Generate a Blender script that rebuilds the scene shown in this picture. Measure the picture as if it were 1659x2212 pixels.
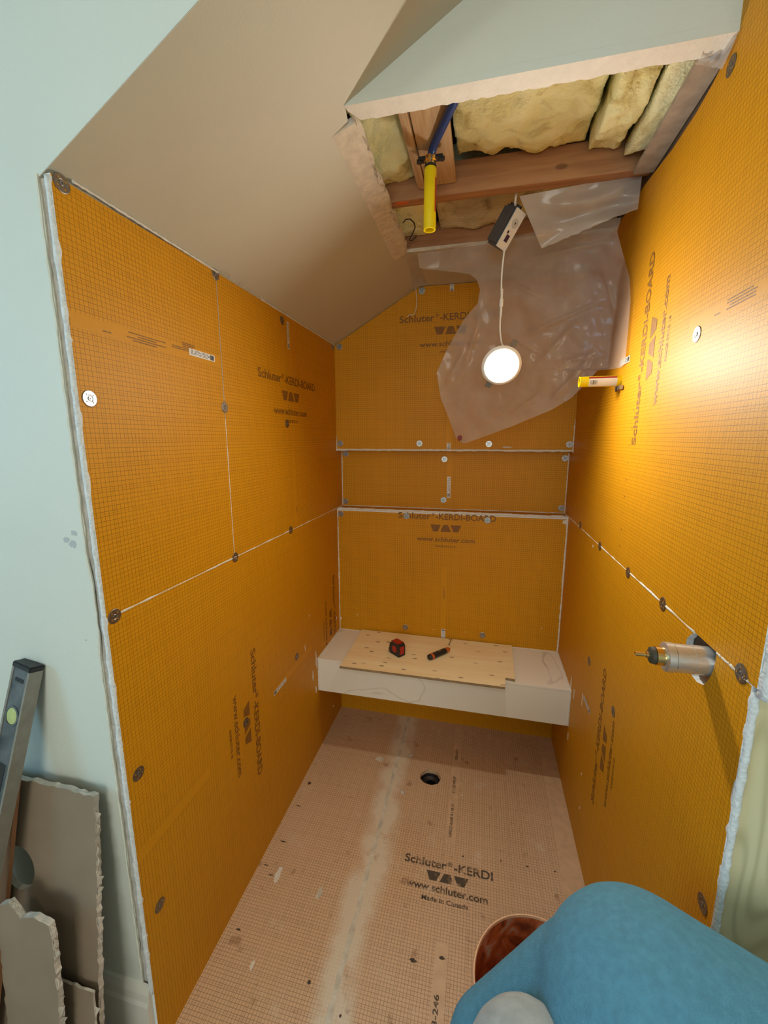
import bpy, bmesh, math, random
from mathutils import Vector, Matrix, noise
S = bpy.context.scene
for o in list(bpy.data.objects): bpy.data.objects.remove(o)
C = S.collection
R = math.radians
PI = math.pi

# ------------------------------------------------------------------ camera
F_PX = 895.36
CAM = Vector((0.7552, -0.6455, 1.5746))
RX, RY, RZ = 0.1766, 0.2299, -0.0014
def _rot():
    ca, sa, cb, sb, cc, sc = math.cos(RX), math.sin(RX), math.cos(RY), math.sin(RY), math.cos(RZ), math.sin(RZ)
    ry = Matrix(((cb,0,sb),(0,1,0),(-sb,0,cb))); rx = Matrix(((1,0,0),(0,ca,-sa),(0,sa,ca))); rz = Matrix(((cc,-sc,0),(sc,cc,0),(0,0,1)))
    return rz @ rx @ ry
RM = _rot()
def w_from_c(v):            # camera (x right, y down, z forward) -> world direction
    d = RM.transposed() @ Vector(v)
    return Vector((d.x, d.z, -d.y))
cd = bpy.data.cameras.new('camera'); cam = bpy.data.objects.new('camera', cd); C.objects.link(cam)
cd.sensor_fit = 'HORIZONTAL'; cd.sensor_width = 36; cd.lens = 36*F_PX/1659; cd.clip_start = .02
ax, ay, az = w_from_c((1,0,0)), w_from_c((0,-1,0)), w_from_c((0,0,-1))
m = Matrix((ax, ay, az)).transposed().to_4x4(); m.translation = CAM
cam.matrix_world = m
S.camera = cam
def hit(px, py, axis, val):  # a pixel's ray meets the plane axis = val
    d = w_from_c(((px-829.5)/F_PX, (py-1106)/F_PX, 1))
    return CAM + d*((val-CAM[axis])/d[axis])

# ------------------------------------------------------------------ light
S.view_settings.view_transform = 'Standard'; S.view_settings.look = 'None'
S.view_settings.gamma = 1; S.view_settings.use_curve_mapping = False
S.view_settings.exposure = 0.68
wd = bpy.data.worlds.new('world'); S.world = wd; wd.use_nodes = True
wd.node_tree.nodes['Background'].inputs[0].default_value = (.62,.80,1,1)
wd.node_tree.nodes['Background'].inputs[1].default_value = .6
def area(name, loc, rot, sx, sy, power, col):
    l = bpy.data.lights.new(name, 'AREA'); l.shape = 'RECTANGLE'; l.size = sx; l.size_y = sy; l.energy = power; l.color = col
    o = bpy.data.objects.new(name, l); C.objects.link(o); o.location = loc; o.rotation_euler = rot
    return o
# daylight entering by the two windows of the room behind the camera
area('window_light', (-1.86,-1.6,1.85), (0,R(-90),0), 1.0, 1.1, 16, (.27,.66,1))
area('window_light', (.75,-3.06,1.65), (R(90),0,0), 1.5, 1.3, 19, (1,.97,.84))
LED_STRENGTH = 285
ROOM_LIGHT = 18

# ------------------------------------------------------------------ constants measured from the photograph
W, D, ZT, Y0, ZL, DL, ZB, YB, ZB2 = 1.173, 1.4745, 2.045, .019, 1.199, 1.467, .4963, 1.13, .3225
DN, ZU, YR, ZC, XC, Y1, SL, T = 1.555, 1.5137, .048, 2.2875, .431, .353, .563, .0127
ZS = 1.2
# ------------------------------------------------------------------ helpers
def link(o, parent=None):
    C.objects.link(o)
    if parent is not None: o.parent = parent
    return o
def tag(o, label=None, cat=None, group=None, kind=None):
    if label: o['label'] = label
    if cat: o['category'] = cat
    if group: o['group'] = group
    if kind: o['kind'] = kind
    return o
def mesh_obj(name, bm, mat, parent=None, smooth=False):
    me = bpy.data.meshes.new(name)
    bmesh.ops.recalc_face_normals(bm, faces=bm.faces)
    bm.to_mesh(me); bm.free()
    if smooth:
        for p in me.polygons: p.use_smooth = True
    for mm in (mat if isinstance(mat, (list, tuple)) else [mat]): me.materials.append(mm)
    return link(bpy.data.objects.new(name, me), parent)
def empty(name, loc=(0,0,0)):
    o = bpy.data.objects.new(name, None); o.location = loc; o.empty_display_size = .05
    return link(o)
def box(bm, a, b, mi=0):
    x0,y0,z0 = a; x1,y1,z1 = b
    v = [bm.verts.new(p) for p in ((x0,y0,z0),(x1,y0,z0),(x1,y1,z0),(x0,y1,z0),(x0,y0,z1),(x1,y0,z1),(x1,y1,z1),(x0,y1,z1))]
    for f in ((0,3,2,1),(4,5,6,7),(0,1,5,4),(1,2,6,5),(2,3,7,6),(3,0,4,7)):
        bm.faces.new([v[i] for i in f]).material_index = mi
    return v
def boxo(name, a, b, mat, parent=None, bev=0):
    bm = bmesh.new(); box(bm, a, b)
    if bev: bmesh.ops.bevel(bm, geom=bm.edges[:], offset=bev, segments=2, profile=.6, affect='EDGES')
    return mesh_obj(name, bm, mat, parent, False)
def prism(bm, pts, d, mi=0, mis=None):
    """polygon of 3D points extruded by vector d; side faces get material mis"""
    d = Vector(d); a = [bm.verts.new(p) for p in pts]; b = [bm.verts.new(Vector(p)+d) for p in pts]
    bm.faces.new(a).material_index = mi; bm.faces.new(b[::-1]).material_index = mi
    n = len(a)
    for i in range(n):
        bm.faces.new((a[i], b[i], b[(i+1)%n], a[(i+1)%n])).material_index = mi if mis is None else mis
def prismo(name, pts, d, mat, parent=None, mis=None):
    bm = bmesh.new(); prism(bm, pts, d, 0, mis)
    bm.normal_update(); bmesh.ops.triangulate(bm, faces=[f for f in bm.faces if len(f.verts) > 4])
    return mesh_obj(name, bm, mat, parent)
def frame_of(t):
    t = t.normalized(); u = Vector((0,0,1)) if abs(t.z) < .9 else Vector((1,0,0))
    s = t.cross(u).normalized(); return s, s.cross(t).normalized()
def tube(bm, pts, rad, n=10, cap=True, mi=0):
    pts = [Vector(p) for p in pts]; rings = []
    s0 = None
    for i, p in enumerate(pts):
        t = (pts[min(i+1,len(pts)-1)]-pts[max(i-1,0)]).normalized()
        if s0 is None: s, u = frame_of(t)
        else:
            s = (s0 - t*s0.dot(t)).normalized(); u = s.cross(t).normalized()
        s0 = s
        r = rad[i] if isinstance(rad, (list,tuple)) else rad
        rings.append([bm.verts.new(p + (s*math.cos(2*PI*k/n)+u*math.sin(2*PI*k/n))*r) for k in range(n)])
    for a, b in zip(rings, rings[1:]):
        for k in range(n): bm.faces.new((a[k],a[(k+1)%n],b[(k+1)%n],b[k])).material_index = mi
    if cap:
        bm.faces.new(rings[0][::-1]).material_index = mi; bm.faces.new(rings[-1]).material_index = mi
def tubeo(name, pts, rad, mat, parent=None, n=12, smooth=True, cap=True):
    bm = bmesh.new(); tube(bm, pts, rad, n, cap); return mesh_obj(name, bm, mat, parent, smooth)
def lathe(bm, prof, origin, axis, n=32, mi=0):
    """prof: list of (r, h) along axis"""
    axis = Vector(axis).normalized(); s, u = frame_of(axis); o = Vector(origin); rings = []
    for r, h in prof:
        rings.append([bm.verts.new(o+axis*h+(s*math.cos(2*PI*k/n)+u*math.sin(2*PI*k/n))*max(r,1e-5)) for k in range(n)])
    for a, b in zip(rings, rings[1:]):
        for k in range(n): bm.faces.new((a[k],a[(k+1)%n],b[(k+1)%n],b[k])).material_index = mi
def latheo(name, prof, origin, axis, mat, parent=None, n=32, smooth=True):
    bm = bmesh.new(); lathe(bm, prof, origin, axis, n)
    bmesh.ops.remove_doubles(bm, verts=bm.verts, dist=1e-5)
    o = mesh_obj(name, bm, mat, parent, smooth)
    if smooth:
        md = o.modifiers.new('edges', 'EDGE_SPLIT'); md.split_angle = R(35)
    return o
def put(o, origin, right, up, normal):
    mm = Matrix((Vector(right), Vector(up), Vector(normal))).transposed().to_4x4(); mm.translation = Vector(origin)
    o.matrix_world = mm; return o
def nz(x, y, z, sc=1, seed=0):
    return noise.noise(Vector((x*sc+seed*7.31, y*sc+seed*3.17, z*sc-seed*5.7)))

# ------------------------------------------------------------------ materials
MATS = {}
def nm(name):
    mt = bpy.data.materials.new(name); mt.use_nodes = True; nt = mt.node_tree
    return mt, nt, nt.nodes['Principled BSDF']
def node(nt, t, **k):
    n = nt.nodes.new(t)
    for a, v in k.items():
        if a.startswith('i_'): n.inputs[a[2:]].default_value = v
        else: setattr(n, a, v)
    return n
def simple(name, col, rough=.6, metal=0, var=.12, scale=12, bump=0, bscale=60, spec=.5, col2=None, detail=5, stretch=None):
    """noise-varied principled material in object-independent world space"""
    if name in MATS: return MATS[name]
    mt, nt, bs = nm(name); L = nt.links
    g = node(nt, 'ShaderNodeNewGeometry'); src = g.outputs['Position']
    if stretch:
        mp = node(nt, 'ShaderNodeMapping'); mp.inputs['Scale'].default_value = stretch; L.new(src, mp.inputs[0]); src = mp.outputs[0]
    n = node(nt, 'ShaderNodeTexNoise'); n.inputs['Scale'].default_value = scale; n.inputs['Detail'].default_value = detail; L.new(src, n.inputs['Vector'])
    cr = node(nt, 'ShaderNodeValToRGB'); cr.color_ramp.elements[0].position = .3; cr.color_ramp.elements[1].position = .7
    a = col2 if col2 else tuple(c*(1-var) for c in col)
    cr.color_ramp.elements[0].color = (*a, 1); cr.color_ramp.elements[1].color = (*col, 1)
    L.new(n.outputs[0], cr.inputs[0]); L.new(cr.outputs[0], bs.inputs['Base Color'])
    bs.inputs['Roughness'].default_value = rough; bs.inputs['Metallic'].default_value = metal
    bs.inputs['Specular IOR Level'].default_value = spec
    if bump:
        n2 = node(nt, 'ShaderNodeTexNoise'); n2.inputs['Scale'].default_value = bscale; n2.inputs['Detail'].default_value = 4; L.new(src, n2.inputs['Vector'])
        b = node(nt, 'ShaderNodeBump'); b.inputs['Strength'].default_value = bump; b.inputs['Distance'].default_value = .004
        L.new(n2.outputs[0], b.inputs['Height']); L.new(b.outputs[0], bs.inputs['Normal'])
    MATS[name] = mt; return mt
def math_n(nt, op, a, b=None, c=None):
    n = node(nt, 'ShaderNodeMath', operation=op)
    for i, v in enumerate((a, b, c)):
        if v is None: continue
        if isinstance(v, (int, float)): n.inputs[i].default_value = v
        else: nt.links.new(v, n.inputs[i])
    return n.outputs[0]
def grid_mat(name, i, j, base, base2, line, off=(0,0), lw=.11, rough=.5, floor=False):
    """orange fleece-faced backer board with its printed 10 mm grid, in plane coordinates i, j"""
    mt, nt, bs = nm(name); L = nt.links
    g = node(nt, 'ShaderNodeNewGeometry'); sp = node(nt, 'ShaderNodeSeparateXYZ'); L.new(g.outputs['Position'], sp.inputs[0])
    def lines(c, o, pitch, w):
        x = math_n(nt, 'FRACT', math_n(nt, 'MULTIPLY', math_n(nt, 'ADD', c, o+10), 1/pitch))
        x = math_n(nt, 'ABSOLUTE', math_n(nt, 'SUBTRACT', x, .5))
        return math_n(nt, 'LESS_THAN', x, w/2)
    a = math_n(nt, 'MAXIMUM', lines(sp.outputs[i], off[0], .01, lw), lines(sp.outputs[j], off[1], .01, lw))
    b = math_n(nt, 'MAXIMUM', lines(sp.outputs[i], off[0]+.005, .05, lw*.3), lines(sp.outputs[j], off[1]+.005, .05, lw*.3))
    # print wear
    wn = node(nt, 'ShaderNodeTexNoise'); wn.inputs['Scale'].default_value = 6; wn.inputs['Detail'].default_value = 6; L.new(g.outputs['Position'], wn.inputs['Vector'])
    wear = math_n(nt, 'MULTIPLY_ADD', wn.outputs[0], .7, .35 if not floor else .38)
    msk = math_n(nt, 'MINIMUM', math_n(nt, 'MULTIPLY', math_n(nt, 'ADD', math_n(nt, 'MULTIPLY', a, .95), math_n(nt, 'MULTIPLY', b, .3)), wear), 1)
    n1 = node(nt, 'ShaderNodeTexNoise'); n1.inputs['Scale'].default_value = 2.6; n1.inputs['Detail'].default_value = 8; L.new(g.outputs['Position'], n1.inputs['Vector'])
    n2 = node(nt, 'ShaderNodeTexNoise'); n2.inputs['Scale'].default_value = 420; n2.inputs['Detail'].default_value = 2; L.new(g.outputs['Position'], n2.inputs['Vector'])
    mx = node(nt, 'ShaderNodeMix', data_type='RGBA'); mx.inputs[6].default_value = (*base,1); mx.inputs[7].default_value = (*base2,1)
    fz = math_n(nt, 'ADD', math_n(nt, 'MULTIPLY', n1.outputs[0], .6), math_n(nt, 'MULTIPLY', n2.outputs[0], .4))
    L.new(fz, mx.inputs[0]); col = mx.outputs[2]
    ml = node(nt, 'ShaderNodeMix', data_type='RGBA'); ml.inputs[7].default_value = (*line,1); L.new(col, ml.inputs[6]); L.new(msk, ml.inputs[0]); col = ml.outputs[2]
    if floor:
        # dried thinset haze along the membrane overlap and footprint dust
        dust = node(nt, 'ShaderNodeTexNoise'); dust.inputs['Scale'].default_value = 9; dust.inputs['Detail'].default_value = 9; dust.inputs['Roughness'].default_value = .62; L.new(g.outputs['Position'], dust.inputs['Vector'])
        d2 = node(nt, 'ShaderNodeTexNoise'); d2.inputs['Scale'].default_value = 2.2; d2.inputs['Detail'].default_value = 6; L.new(g.outputs['Position'], d2.inputs['Vector'])
        # seam line x = .40 + wobble
        sx = math_n(nt, 'ADD', sp.outputs[0], math_n(nt, 'MULTIPLY', math_n(nt, 'SUBTRACT', d2.outputs[0], .5), .12))
        dist = math_n(nt, 'ABSOLUTE', math_n(nt, 'SUBTRACT', sx, .405))
        str_ = math_n(nt, 'SUBTRACT', 1.0, math_n(nt, 'MULTIPLY', dist, 13)); str_ = math_n(nt, 'MAXIMUM', str_, 0)
        str_ = math_n(nt, 'MULTIPLY', str_, math_n(nt, 'MAXIMUM', math_n(nt, 'MULTIPLY_ADD', dust.outputs[0], 5.5, -1.75), .12))
        spots = math_n(nt, 'MAXIMUM', math_n(nt, 'MULTIPLY', math_n(nt, 'SUBTRACT', dust.outputs[0], .60), 3.0), 0)
        haze = math_n(nt, 'MULTIPLY_ADD', d2.outputs[0], .25, .02)
        tot = math_n(nt, 'MINIMUM', math_n(nt, 'ADD', math_n(nt, 'ADD', str_, spots), haze), .80)
        md = node(nt, 'ShaderNodeMix', data_type='RGBA'); md.inputs[7].default_value = (.74,.67,.54,1); L.new(col, md.inputs[6]); L.new(tot, md.inputs[0]); col = md.outputs[2]
        # brown stains
        d3 = node(nt, 'ShaderNodeTexNoise'); d3.inputs['Scale'].default_value = 16; d3.inputs['Detail'].default_value = 4; mp = node(nt, 'ShaderNodeMapping'); mp.inputs['Location'].default_value = (3.1,7.7,0); L.new(g.outputs['Position'], mp.inputs[0]); L.new(mp.outputs[0], d3.inputs['Vector'])
        st = math_n(nt, 'MINIMUM', math_n(nt, 'MAXIMUM', math_n(nt, 'MULTIPLY', math_n(nt, 'SUBTRACT', d3.outputs[0], .64), 6), 0), .45)
        ms = node(nt, 'ShaderNodeMix', data_type='RGBA'); ms.inputs[7].default_value = (.22,.10,.04,1); L.new(col, ms.inputs[6]); L.new(st, ms.inputs[0]); col = ms.outputs[2]
    L.new(col, bs.inputs['Base Color']); bs.inputs['Roughness'].default_value = rough
    bs.inputs['Specular IOR Level'].default_value = .22
    bp = node(nt, 'ShaderNodeBump'); bp.inputs['Strength'].default_value = .35; bp.inputs['Distance'].default_value = .0008
    L.new(n2.outputs[0], bp.inputs['Height']); L.new(bp.outputs[0], bs.inputs['Normal'])
    return mt
OR1, OR2, ORL = (.70,.322,.007), (.61,.262,.004), (.20,.080,.003)
M_BX = grid_mat('board_side', 1, 2, OR1, OR2, ORL)
M_BY = grid_mat('board_back', 0, 2, OR1, OR2, ORL)
M_BZ = grid_mat('board_ledge', 0, 1, OR1, OR2, ORL)
M_FL = grid_mat('membrane_floor', 0, 1, (.72,.47,.28), (.63,.39,.22), (.17,.085,.035), lw=.15, rough=.6, floor=True)
M_PLAIN = simple('board_plain', (.66,.295,.006), .5, var=.08, scale=300, spec=.22)
M_PLAINF = simple('membrane_plain', (.70,.48,.30), .6, var=.2, scale=30)
M_FOAM = simple('foam_core', (.84,.88,.90), .8, var=.2, scale=120, bump=.8, bscale=160)
M_PRINT = simple('print_ink', (.26,.105,.006), .6, var=.25, scale=60)
M_THIN = simple('thinset', (.83,.80,.74), .8, var=.18, scale=70, bump=.6, bscale=200)
M_PAINT = simple('wall_paint', (.72,.76,.69), .55, var=.03, scale=5, bump=.12, bscale=240)
M_CEIL = simple('ceiling_paint', (.58,.555,.445), .6, var=.04, scale=4, bump=.10, bscale=240)
M_TRIM = simple('trim_paint', (.78,.77,.70), .4, var=.05, scale=8)
M_PLASTER = simple('bare_plaster', (.74,.66,.54), .9, var=.2, scale=45, bump=.7, bscale=110)
M_GAP = simple('gap_dark', (.055,.045,.035), .95, var=.4, scale=30)
M_METAL = simple('zinc_metal', (.42,.42,.41), .36, 1, var=.25, scale=150)
M_METALD = simple('dull_metal', (.30,.27,.23), .45, 1, var=.3, scale=120)
M_CHROME = simple('chrome', (.72,.73,.74), .32, .8, var=.15, scale=90, stretch=(1,6,6))
M_BRASS = simple('brass', (.80,.58,.26), .22, 1, var=.2, scale=70)
M_WHITEP = simple('white_plastic', (.82,.82,.80), .4, var=.03)
M_BLACKP = simple('black_plastic', (.022,.022,.024), .45, var=.4, scale=60)
M_REDP = simple('red_plastic', (.45,.018,.012), .4, var=.2, scale=40)
M_ORP = simple('orange_plastic', (.62,.13,.02), .4, var=.2, scale=40)
M_YELP = simple('yellow_plastic', (.86,.66,.0), .38, var=.05, scale=20)
M_REDL = simple('red_sticker', (.42,.03,.02), .5)
M_BLUEP = simple('blue_pex', (.010,.045,.20), .35, var=.15)
M_BLK = simple('black_ink', (.02,.02,.02), .6)
M_LABEL = simple('label_paper', (.80,.80,.78), .55, var=.05, scale=80)
def wood_mat(name, c1, c2, axis=0, scale=14, knots=0, rough=.7, flat=False):
    if name in MATS: return MATS[name]
    mt, nt, bs = nm(name); L = nt.links
    g = node(nt, 'ShaderNodeNewGeometry'); mp = node(nt, 'ShaderNodeMapping'); L.new(g.outputs['Position'], mp.inputs[0])
    sc = [1,1,1]; sc[axis] = .09; mp.inputs['Scale'].default_value = sc
    n0 = node(nt, 'ShaderNodeTexNoise'); n0.inputs['Scale'].default_value = 9; L.new(g.outputs['Position'], n0.inputs['Vector'])
    n = node(nt, 'ShaderNodeTexNoise'); n.inputs['Scale'].default_value = scale*5; n.inputs['Detail'].default_value = 5; n.inputs['Distortion'].default_value = .6; L.new(mp.outputs[0], n.inputs['Vector'])
    cr = node(nt, 'ShaderNodeValToRGB'); cr.color_ramp.elements[0].position = .32; cr.color_ramp.elements[1].position = .68
    cr.color_ramp.elements[0].color = (*c2,1); cr.color_ramp.elements[1].color = (*c1,1); L.new(n.outputs[0], cr.inputs[0]); col = cr.outputs[0]
    if knots:
        sc2 = [1,1,1]; sc2[axis] = .45
        m2 = node(nt, 'ShaderNodeMapping'); m2.inputs['Scale'].default_value = sc2; L.new(g.outputs['Position'], m2.inputs[0])
        v = node(nt, 'ShaderNodeTexVoronoi', voronoi_dimensions='2D' if flat else '3D'); v.inputs['Scale'].default_value = knots; L.new(m2.outputs[0], v.inputs['Vector'])
        k = math_n(nt, 'MAXIMUM', math_n(nt, 'SUBTRACT', 1, math_n(nt, 'MULTIPLY', v.outputs['Distance'], 9)), 0)
        k = math_n(nt, 'MINIMUM', math_n(nt, 'MULTIPLY', k, 2.2), .85)
        sc_ = node(nt, 'ShaderNodeSeparateColor'); L.new(v.outputs['Color'], sc_.inputs[0]); k = math_n(nt, 'MULTIPLY', k, math_n(nt, 'MULTIPLY', math_n(nt, 'GREATER_THAN', sc_.outputs[0], .30), math_n(nt, 'MULTIPLY_ADD', sc_.outputs[1], .6, .4)))
        mk = node(nt, 'ShaderNodeMix', data_type='RGBA'); mk.inputs[7].default_value = (c2[0]*.22,c2[1]*.18,c2[2]*.15,1); L.new(col, mk.inputs[6]); L.new(k, mk.inputs[0]); col = mk.outputs[2]
    L.new(col, bs.inputs['Base Color']); bs.inputs['Roughness'].default_value = rough
    MATS[name] = mt; return mt
M_JOIST = wood_mat('joist_wood', (.50,.27,.13), (.34,.16,.075), 0, 10, 11)
M_STRAP = wood_mat('strap_wood', (.60,.42,.24), (.45,.28,.14), 1, 14)
M_PLY = wood_mat('plywood_face', (.96,.84,.54), (.90,.73,.42), 0, 5, 17, .7, True)
M_PLYE = simple('plywood_edge', (.42,.30,.16), .85, var=.5, scale=160, stretch=(.3,.3,4))
M_ATTIC = simple('attic_dark', (.12,.08,.05), .9, var=.4)

def stud_material():
    mt, nt, bs = nm('treated_stud'); L = nt.links
    g = node(nt, 'ShaderNodeNewGeometry'); mp = node(nt, 'ShaderNodeMapping'); mp.inputs['Scale'].default_value = (1,1,.28); mp.inputs['Location'].default_value = (.05,0,.02); L.new(g.outputs['Position'], mp.inputs[0])
    v = node(nt, 'ShaderNodeTexNoise'); v.inputs['Scale'].default_value = 9; v.inputs['Detail'].default_value = 1.2; L.new(mp.outputs[0], v.inputs['Vector'])
    r = math_n(nt, 'SINE', math_n(nt, 'MULTIPLY', v.outputs[0], 62)); r = math_n(nt, 'MULTIPLY_ADD', r, .5, .5); r = math_n(nt, 'POWER', r, 2.2)
    cr = node(nt, 'ShaderNodeValToRGB'); cr.color_ramp.elements[0].color = (.70,.64,.40,1); cr.color_ramp.elements[1].color = (.55,.50,.29,1); L.new(r, cr.inputs[0])
    L.new(cr.outputs[0], bs.inputs['Base Color']); bs.inputs['Roughness'].default_value = .7
    return mt
M_STUD = stud_material()
def marble_material():
    mt, nt, bs = nm('marble_porcelain'); L = nt.links
    g = node(nt, 'ShaderNodeNewGeometry'); mp = node(nt, 'ShaderNodeMapping'); mp.inputs['Rotation'].default_value = (.1,.2,.55); L.new(g.outputs['Position'], mp.inputs[0])
    n = node(nt, 'ShaderNodeTexNoise'); n.inputs['Scale'].default_value = 1.7; n.inputs['Detail'].default_value = 4; n.inputs['Distortion'].default_value = .7; n.inputs['Roughness'].default_value = .5; L.new(mp.outputs[0], n.inputs['Vector'])
    a = math_n(nt, 'ABSOLUTE', math_n(nt, 'SUBTRACT', n.outputs[0], .53))
    vv = math_n(nt, 'MAXIMUM', math_n(nt, 'SUBTRACT', 1, math_n(nt, 'MULTIPLY', a, 110)), 0)
    n2 = node(nt, 'ShaderNodeTexNoise'); n2.inputs['Scale'].default_value = 4; L.new(mp.outputs[0], n2.inputs['Vector'])
    vv = math_n(nt, 'MULTIPLY', vv, math_n(nt, 'MULTIPLY_ADD', n2.outputs[0], 1.2, -.15))
    mx = node(nt, 'ShaderNodeMix', data_type='RGBA'); mx.inputs[6].default_value = (.88,.865,.79,1); mx.inputs[7].default_value = (.44,.40,.35,1); L.new(vv, mx.inputs[0])
    L.new(mx.outputs[2], bs.inputs['Base Color']); bs.inputs['Roughness'].default_value = .38
    return mt
M_MARBLE = marble_material()
def insulation_material(name, c1, c2, c3):
    mt, nt, bs = nm(name); L = nt.links
    g = node(nt, 'ShaderNodeNewGeometry')
    n = node(nt, 'ShaderNodeTexNoise'); n.inputs['Scale'].default_value = 13; n.inputs['Detail'].default_value = 8; n.inputs['Distortion'].default_value = .8; L.new(g.outputs['Position'], n.inputs['Vector'])
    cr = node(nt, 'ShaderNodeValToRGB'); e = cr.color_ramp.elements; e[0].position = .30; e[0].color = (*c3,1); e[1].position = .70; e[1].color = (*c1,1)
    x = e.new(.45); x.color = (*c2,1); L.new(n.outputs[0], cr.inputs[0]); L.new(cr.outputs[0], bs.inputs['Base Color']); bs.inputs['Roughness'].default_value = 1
    n2 = node(nt, 'ShaderNodeTexNoise'); n2.inputs['Scale'].default_value = 130; n2.inputs['Detail'].default_value = 6; L.new(g.outputs['Position'], n2.inputs['Vector'])
    b = node(nt, 'ShaderNodeBump'); b.inputs['Strength'].default_value = .9; b.inputs['Distance'].default_value = .006; L.new(n2.outputs[0], b.inputs['Height']); L.new(b.outputs[0], bs.inputs['Normal'])
    return mt
M_INS = insulation_material('yellow_insulation', (.94,.93,.58), (.89,.86,.46), (.62,.53,.22))
M_INSP = insulation_material('pale_insulation', (.95,.96,.68), (.91,.90,.56), (.72,.66,.34))
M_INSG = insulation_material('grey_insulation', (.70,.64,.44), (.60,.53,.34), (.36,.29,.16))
def poly_material(name, fac, col=(.82,.80,.78), rough=.14):
    mt, nt, bs = nm(name); L = nt.links
    bs.inputs['Base Color'].default_value = (*col,1); bs.inputs['Roughness'].default_value = rough; bs.inputs['Specular IOR Level'].default_value = .8
    tr = node(nt, 'ShaderNodeBsdfTransparent'); tr.inputs[0].default_value = (.93,.91,.89,1)
    tl = node(nt, 'ShaderNodeBsdfTranslucent'); tl.inputs[0].default_value = (*col,1)
    m0 = node(nt, 'ShaderNodeMixShader'); m0.inputs[0].default_value = .35; L.new(bs.outputs[0], m0.inputs[1]); L.new(tl.outputs[0], m0.inputs[2])
    g = node(nt, 'ShaderNodeNewGeometry'); n = node(nt, 'ShaderNodeTexNoise'); n.inputs['Scale'].default_value = 11; n.inputs['Detail'].default_value = 7; L.new(g.outputs['Position'], n.inputs['Vector'])
    f = math_n(nt, 'MULTIPLY_ADD', n.outputs[0], .30, fac-.15)
    b = node(nt, 'ShaderNodeBump'); b.inputs['Strength'].default_value = .5; b.inputs['Distance'].default_value = .004; L.new(n.outputs[0], b.inputs['Height']); L.new(b.outputs[0], bs.inputs['Normal'])
    m1 = node(nt, 'ShaderNodeMixShader'); L.new(f, m1.inputs[0]); L.new(tr.outputs[0], m1.inputs[1]); L.new(m0.outputs[0], m1.inputs[2])
    L.new(m1.outputs[0], nt.nodes['Material Output'].inputs[0])
    return mt
M_POLY = poly_material('vapour_barrier', .42)
M_POLY2 = poly_material('vapour_barrier_flap', .58)
def faded_print_material():
    mt, nt, bs = nm('worn_print'); L = nt.links
    bs.inputs['Base Color'].default_value = (.085,.065,.045,1); bs.inputs['Roughness'].default_value = .7
    tr = node(nt, 'ShaderNodeBsdfTransparent'); g = node(nt, 'ShaderNodeNewGeometry')
    n = node(nt, 'ShaderNodeTexNoise'); n.inputs['Scale'].default_value = 26; n.inputs['Detail'].default_value = 6; L.new(g.outputs['Position'], n.inputs['Vector'])
    f = math_n(nt, 'MINIMUM', math_n(nt, 'MAXIMUM', math_n(nt, 'MULTIPLY_ADD', n.outputs[0], 4.5, -1.35), .08), .9)
    mx = node(nt, 'ShaderNodeMixShader'); L.new(f, mx.inputs[0]); L.new(tr.outputs[0], mx.inputs[1]); L.new(bs.outputs[0], mx.inputs[2]); L.new(mx.outputs[0], nt.nodes['Material Output'].inputs[0])
    return mt
M_WORN = faded_print_material()
def emit_material(name, col, s):
    mt, nt, bs = nm(name); bs.inputs['Base Color'].default_value = (1,1,1,1)
    bs.inputs['Emission Color'].default_value = (*col,1); bs.inputs['Emission Strength'].default_value = s
    return mt
M_LED = emit_material('led_diffuser', (1,.93,.80), LED_STRENGTH)

# ------------------------------------------------------------------ the room behind the camera
def structure(o, label, cat): return tag(o, label, cat, kind='structure')
structure(boxo('floor_room', (-1.8,-3.0,-.06), (2.4,.14,-.002), simple('room_floor', (.36,.30,.24), .6, var=.2, scale=6)), 'dusty subfloor of the room outside the shower', 'floor')
o = boxo('ceiling_room', (-1.8,-3.0,2.75), (2.4,.02,2.81), M_CEIL); structure(o, 'flat painted ceiling of the room outside the shower', 'ceiling')
def holed_wall(name, label, plane, a0, a1, z0, z1, w0, w1, h0, h1, t):
    bm = bmesh.new()
    for (p0,p1,q0,q1) in ((a0,a1,z0,h0),(a0,a1,h1,z1),(a0,w0,h0,h1),(w1,a1,h0,h1)):
        if plane[0] == 'x': box(bm, (plane[1],p0,q0), (plane[1]+t,p1,q1))
        else: box(bm, (p0,plane[1],q0), (p1,plane[1]+t,q1))
    o = mesh_obj(name, bm, M_PAINT); structure(o, label, 'wall'); return o
holed_wall('wall_room_left', 'painted room wall with a window left of the camera', ('x',-1.86), -3.0, .02, 0, 2.75, -2.15, -1.05, 1.3, 2.4, .06)
holed_wall('wall_room_rear', 'painted room wall with a window behind the camera', ('y',-3.06), -1.8, 2.4, 0, 2.75, 0, 1.5, 1.0, 2.3, .06)
structure(boxo('wall_room_right', (2.4,-3.0,0), (2.46,.14,2.75), M_PAINT), 'painted room wall right of the camera', 'wall')
for k, (p, ps) in enumerate([(('x',-1.83),(-2.15,-1.05,1.3,2.4)), (('y',-3.03),(0,1.5,1.0,2.3))]):
    bm = bmesh.new(); a0,a1,z0,z1 = ps; w = .05
    for (p0,p1,q0,q1) in ((a0,a1,z0,z0+w),(a0,a1,z1-w,z1),(a0,a0+w,z0+w,z1-w),(a1-w,a1,z0+w,z1-w),((a0+a1)/2-.02,(a0+a1)/2+.02,z0+w,z1-w)):
        if p[0] == 'x': box(bm, (p[1]-.02,p0,q0), (p[1]+.02,p1,q1))
        else: box(bm, (p0,p[1]-.02,q0), (p1,p[1]+.02,q1))
    o = mesh_obj('window_%d' % (k+1), bm, M_TRIM); structure(o, ('white window frame in the left room wall', 'white window frame in the wall behind the camera')[k], 'window')

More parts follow.
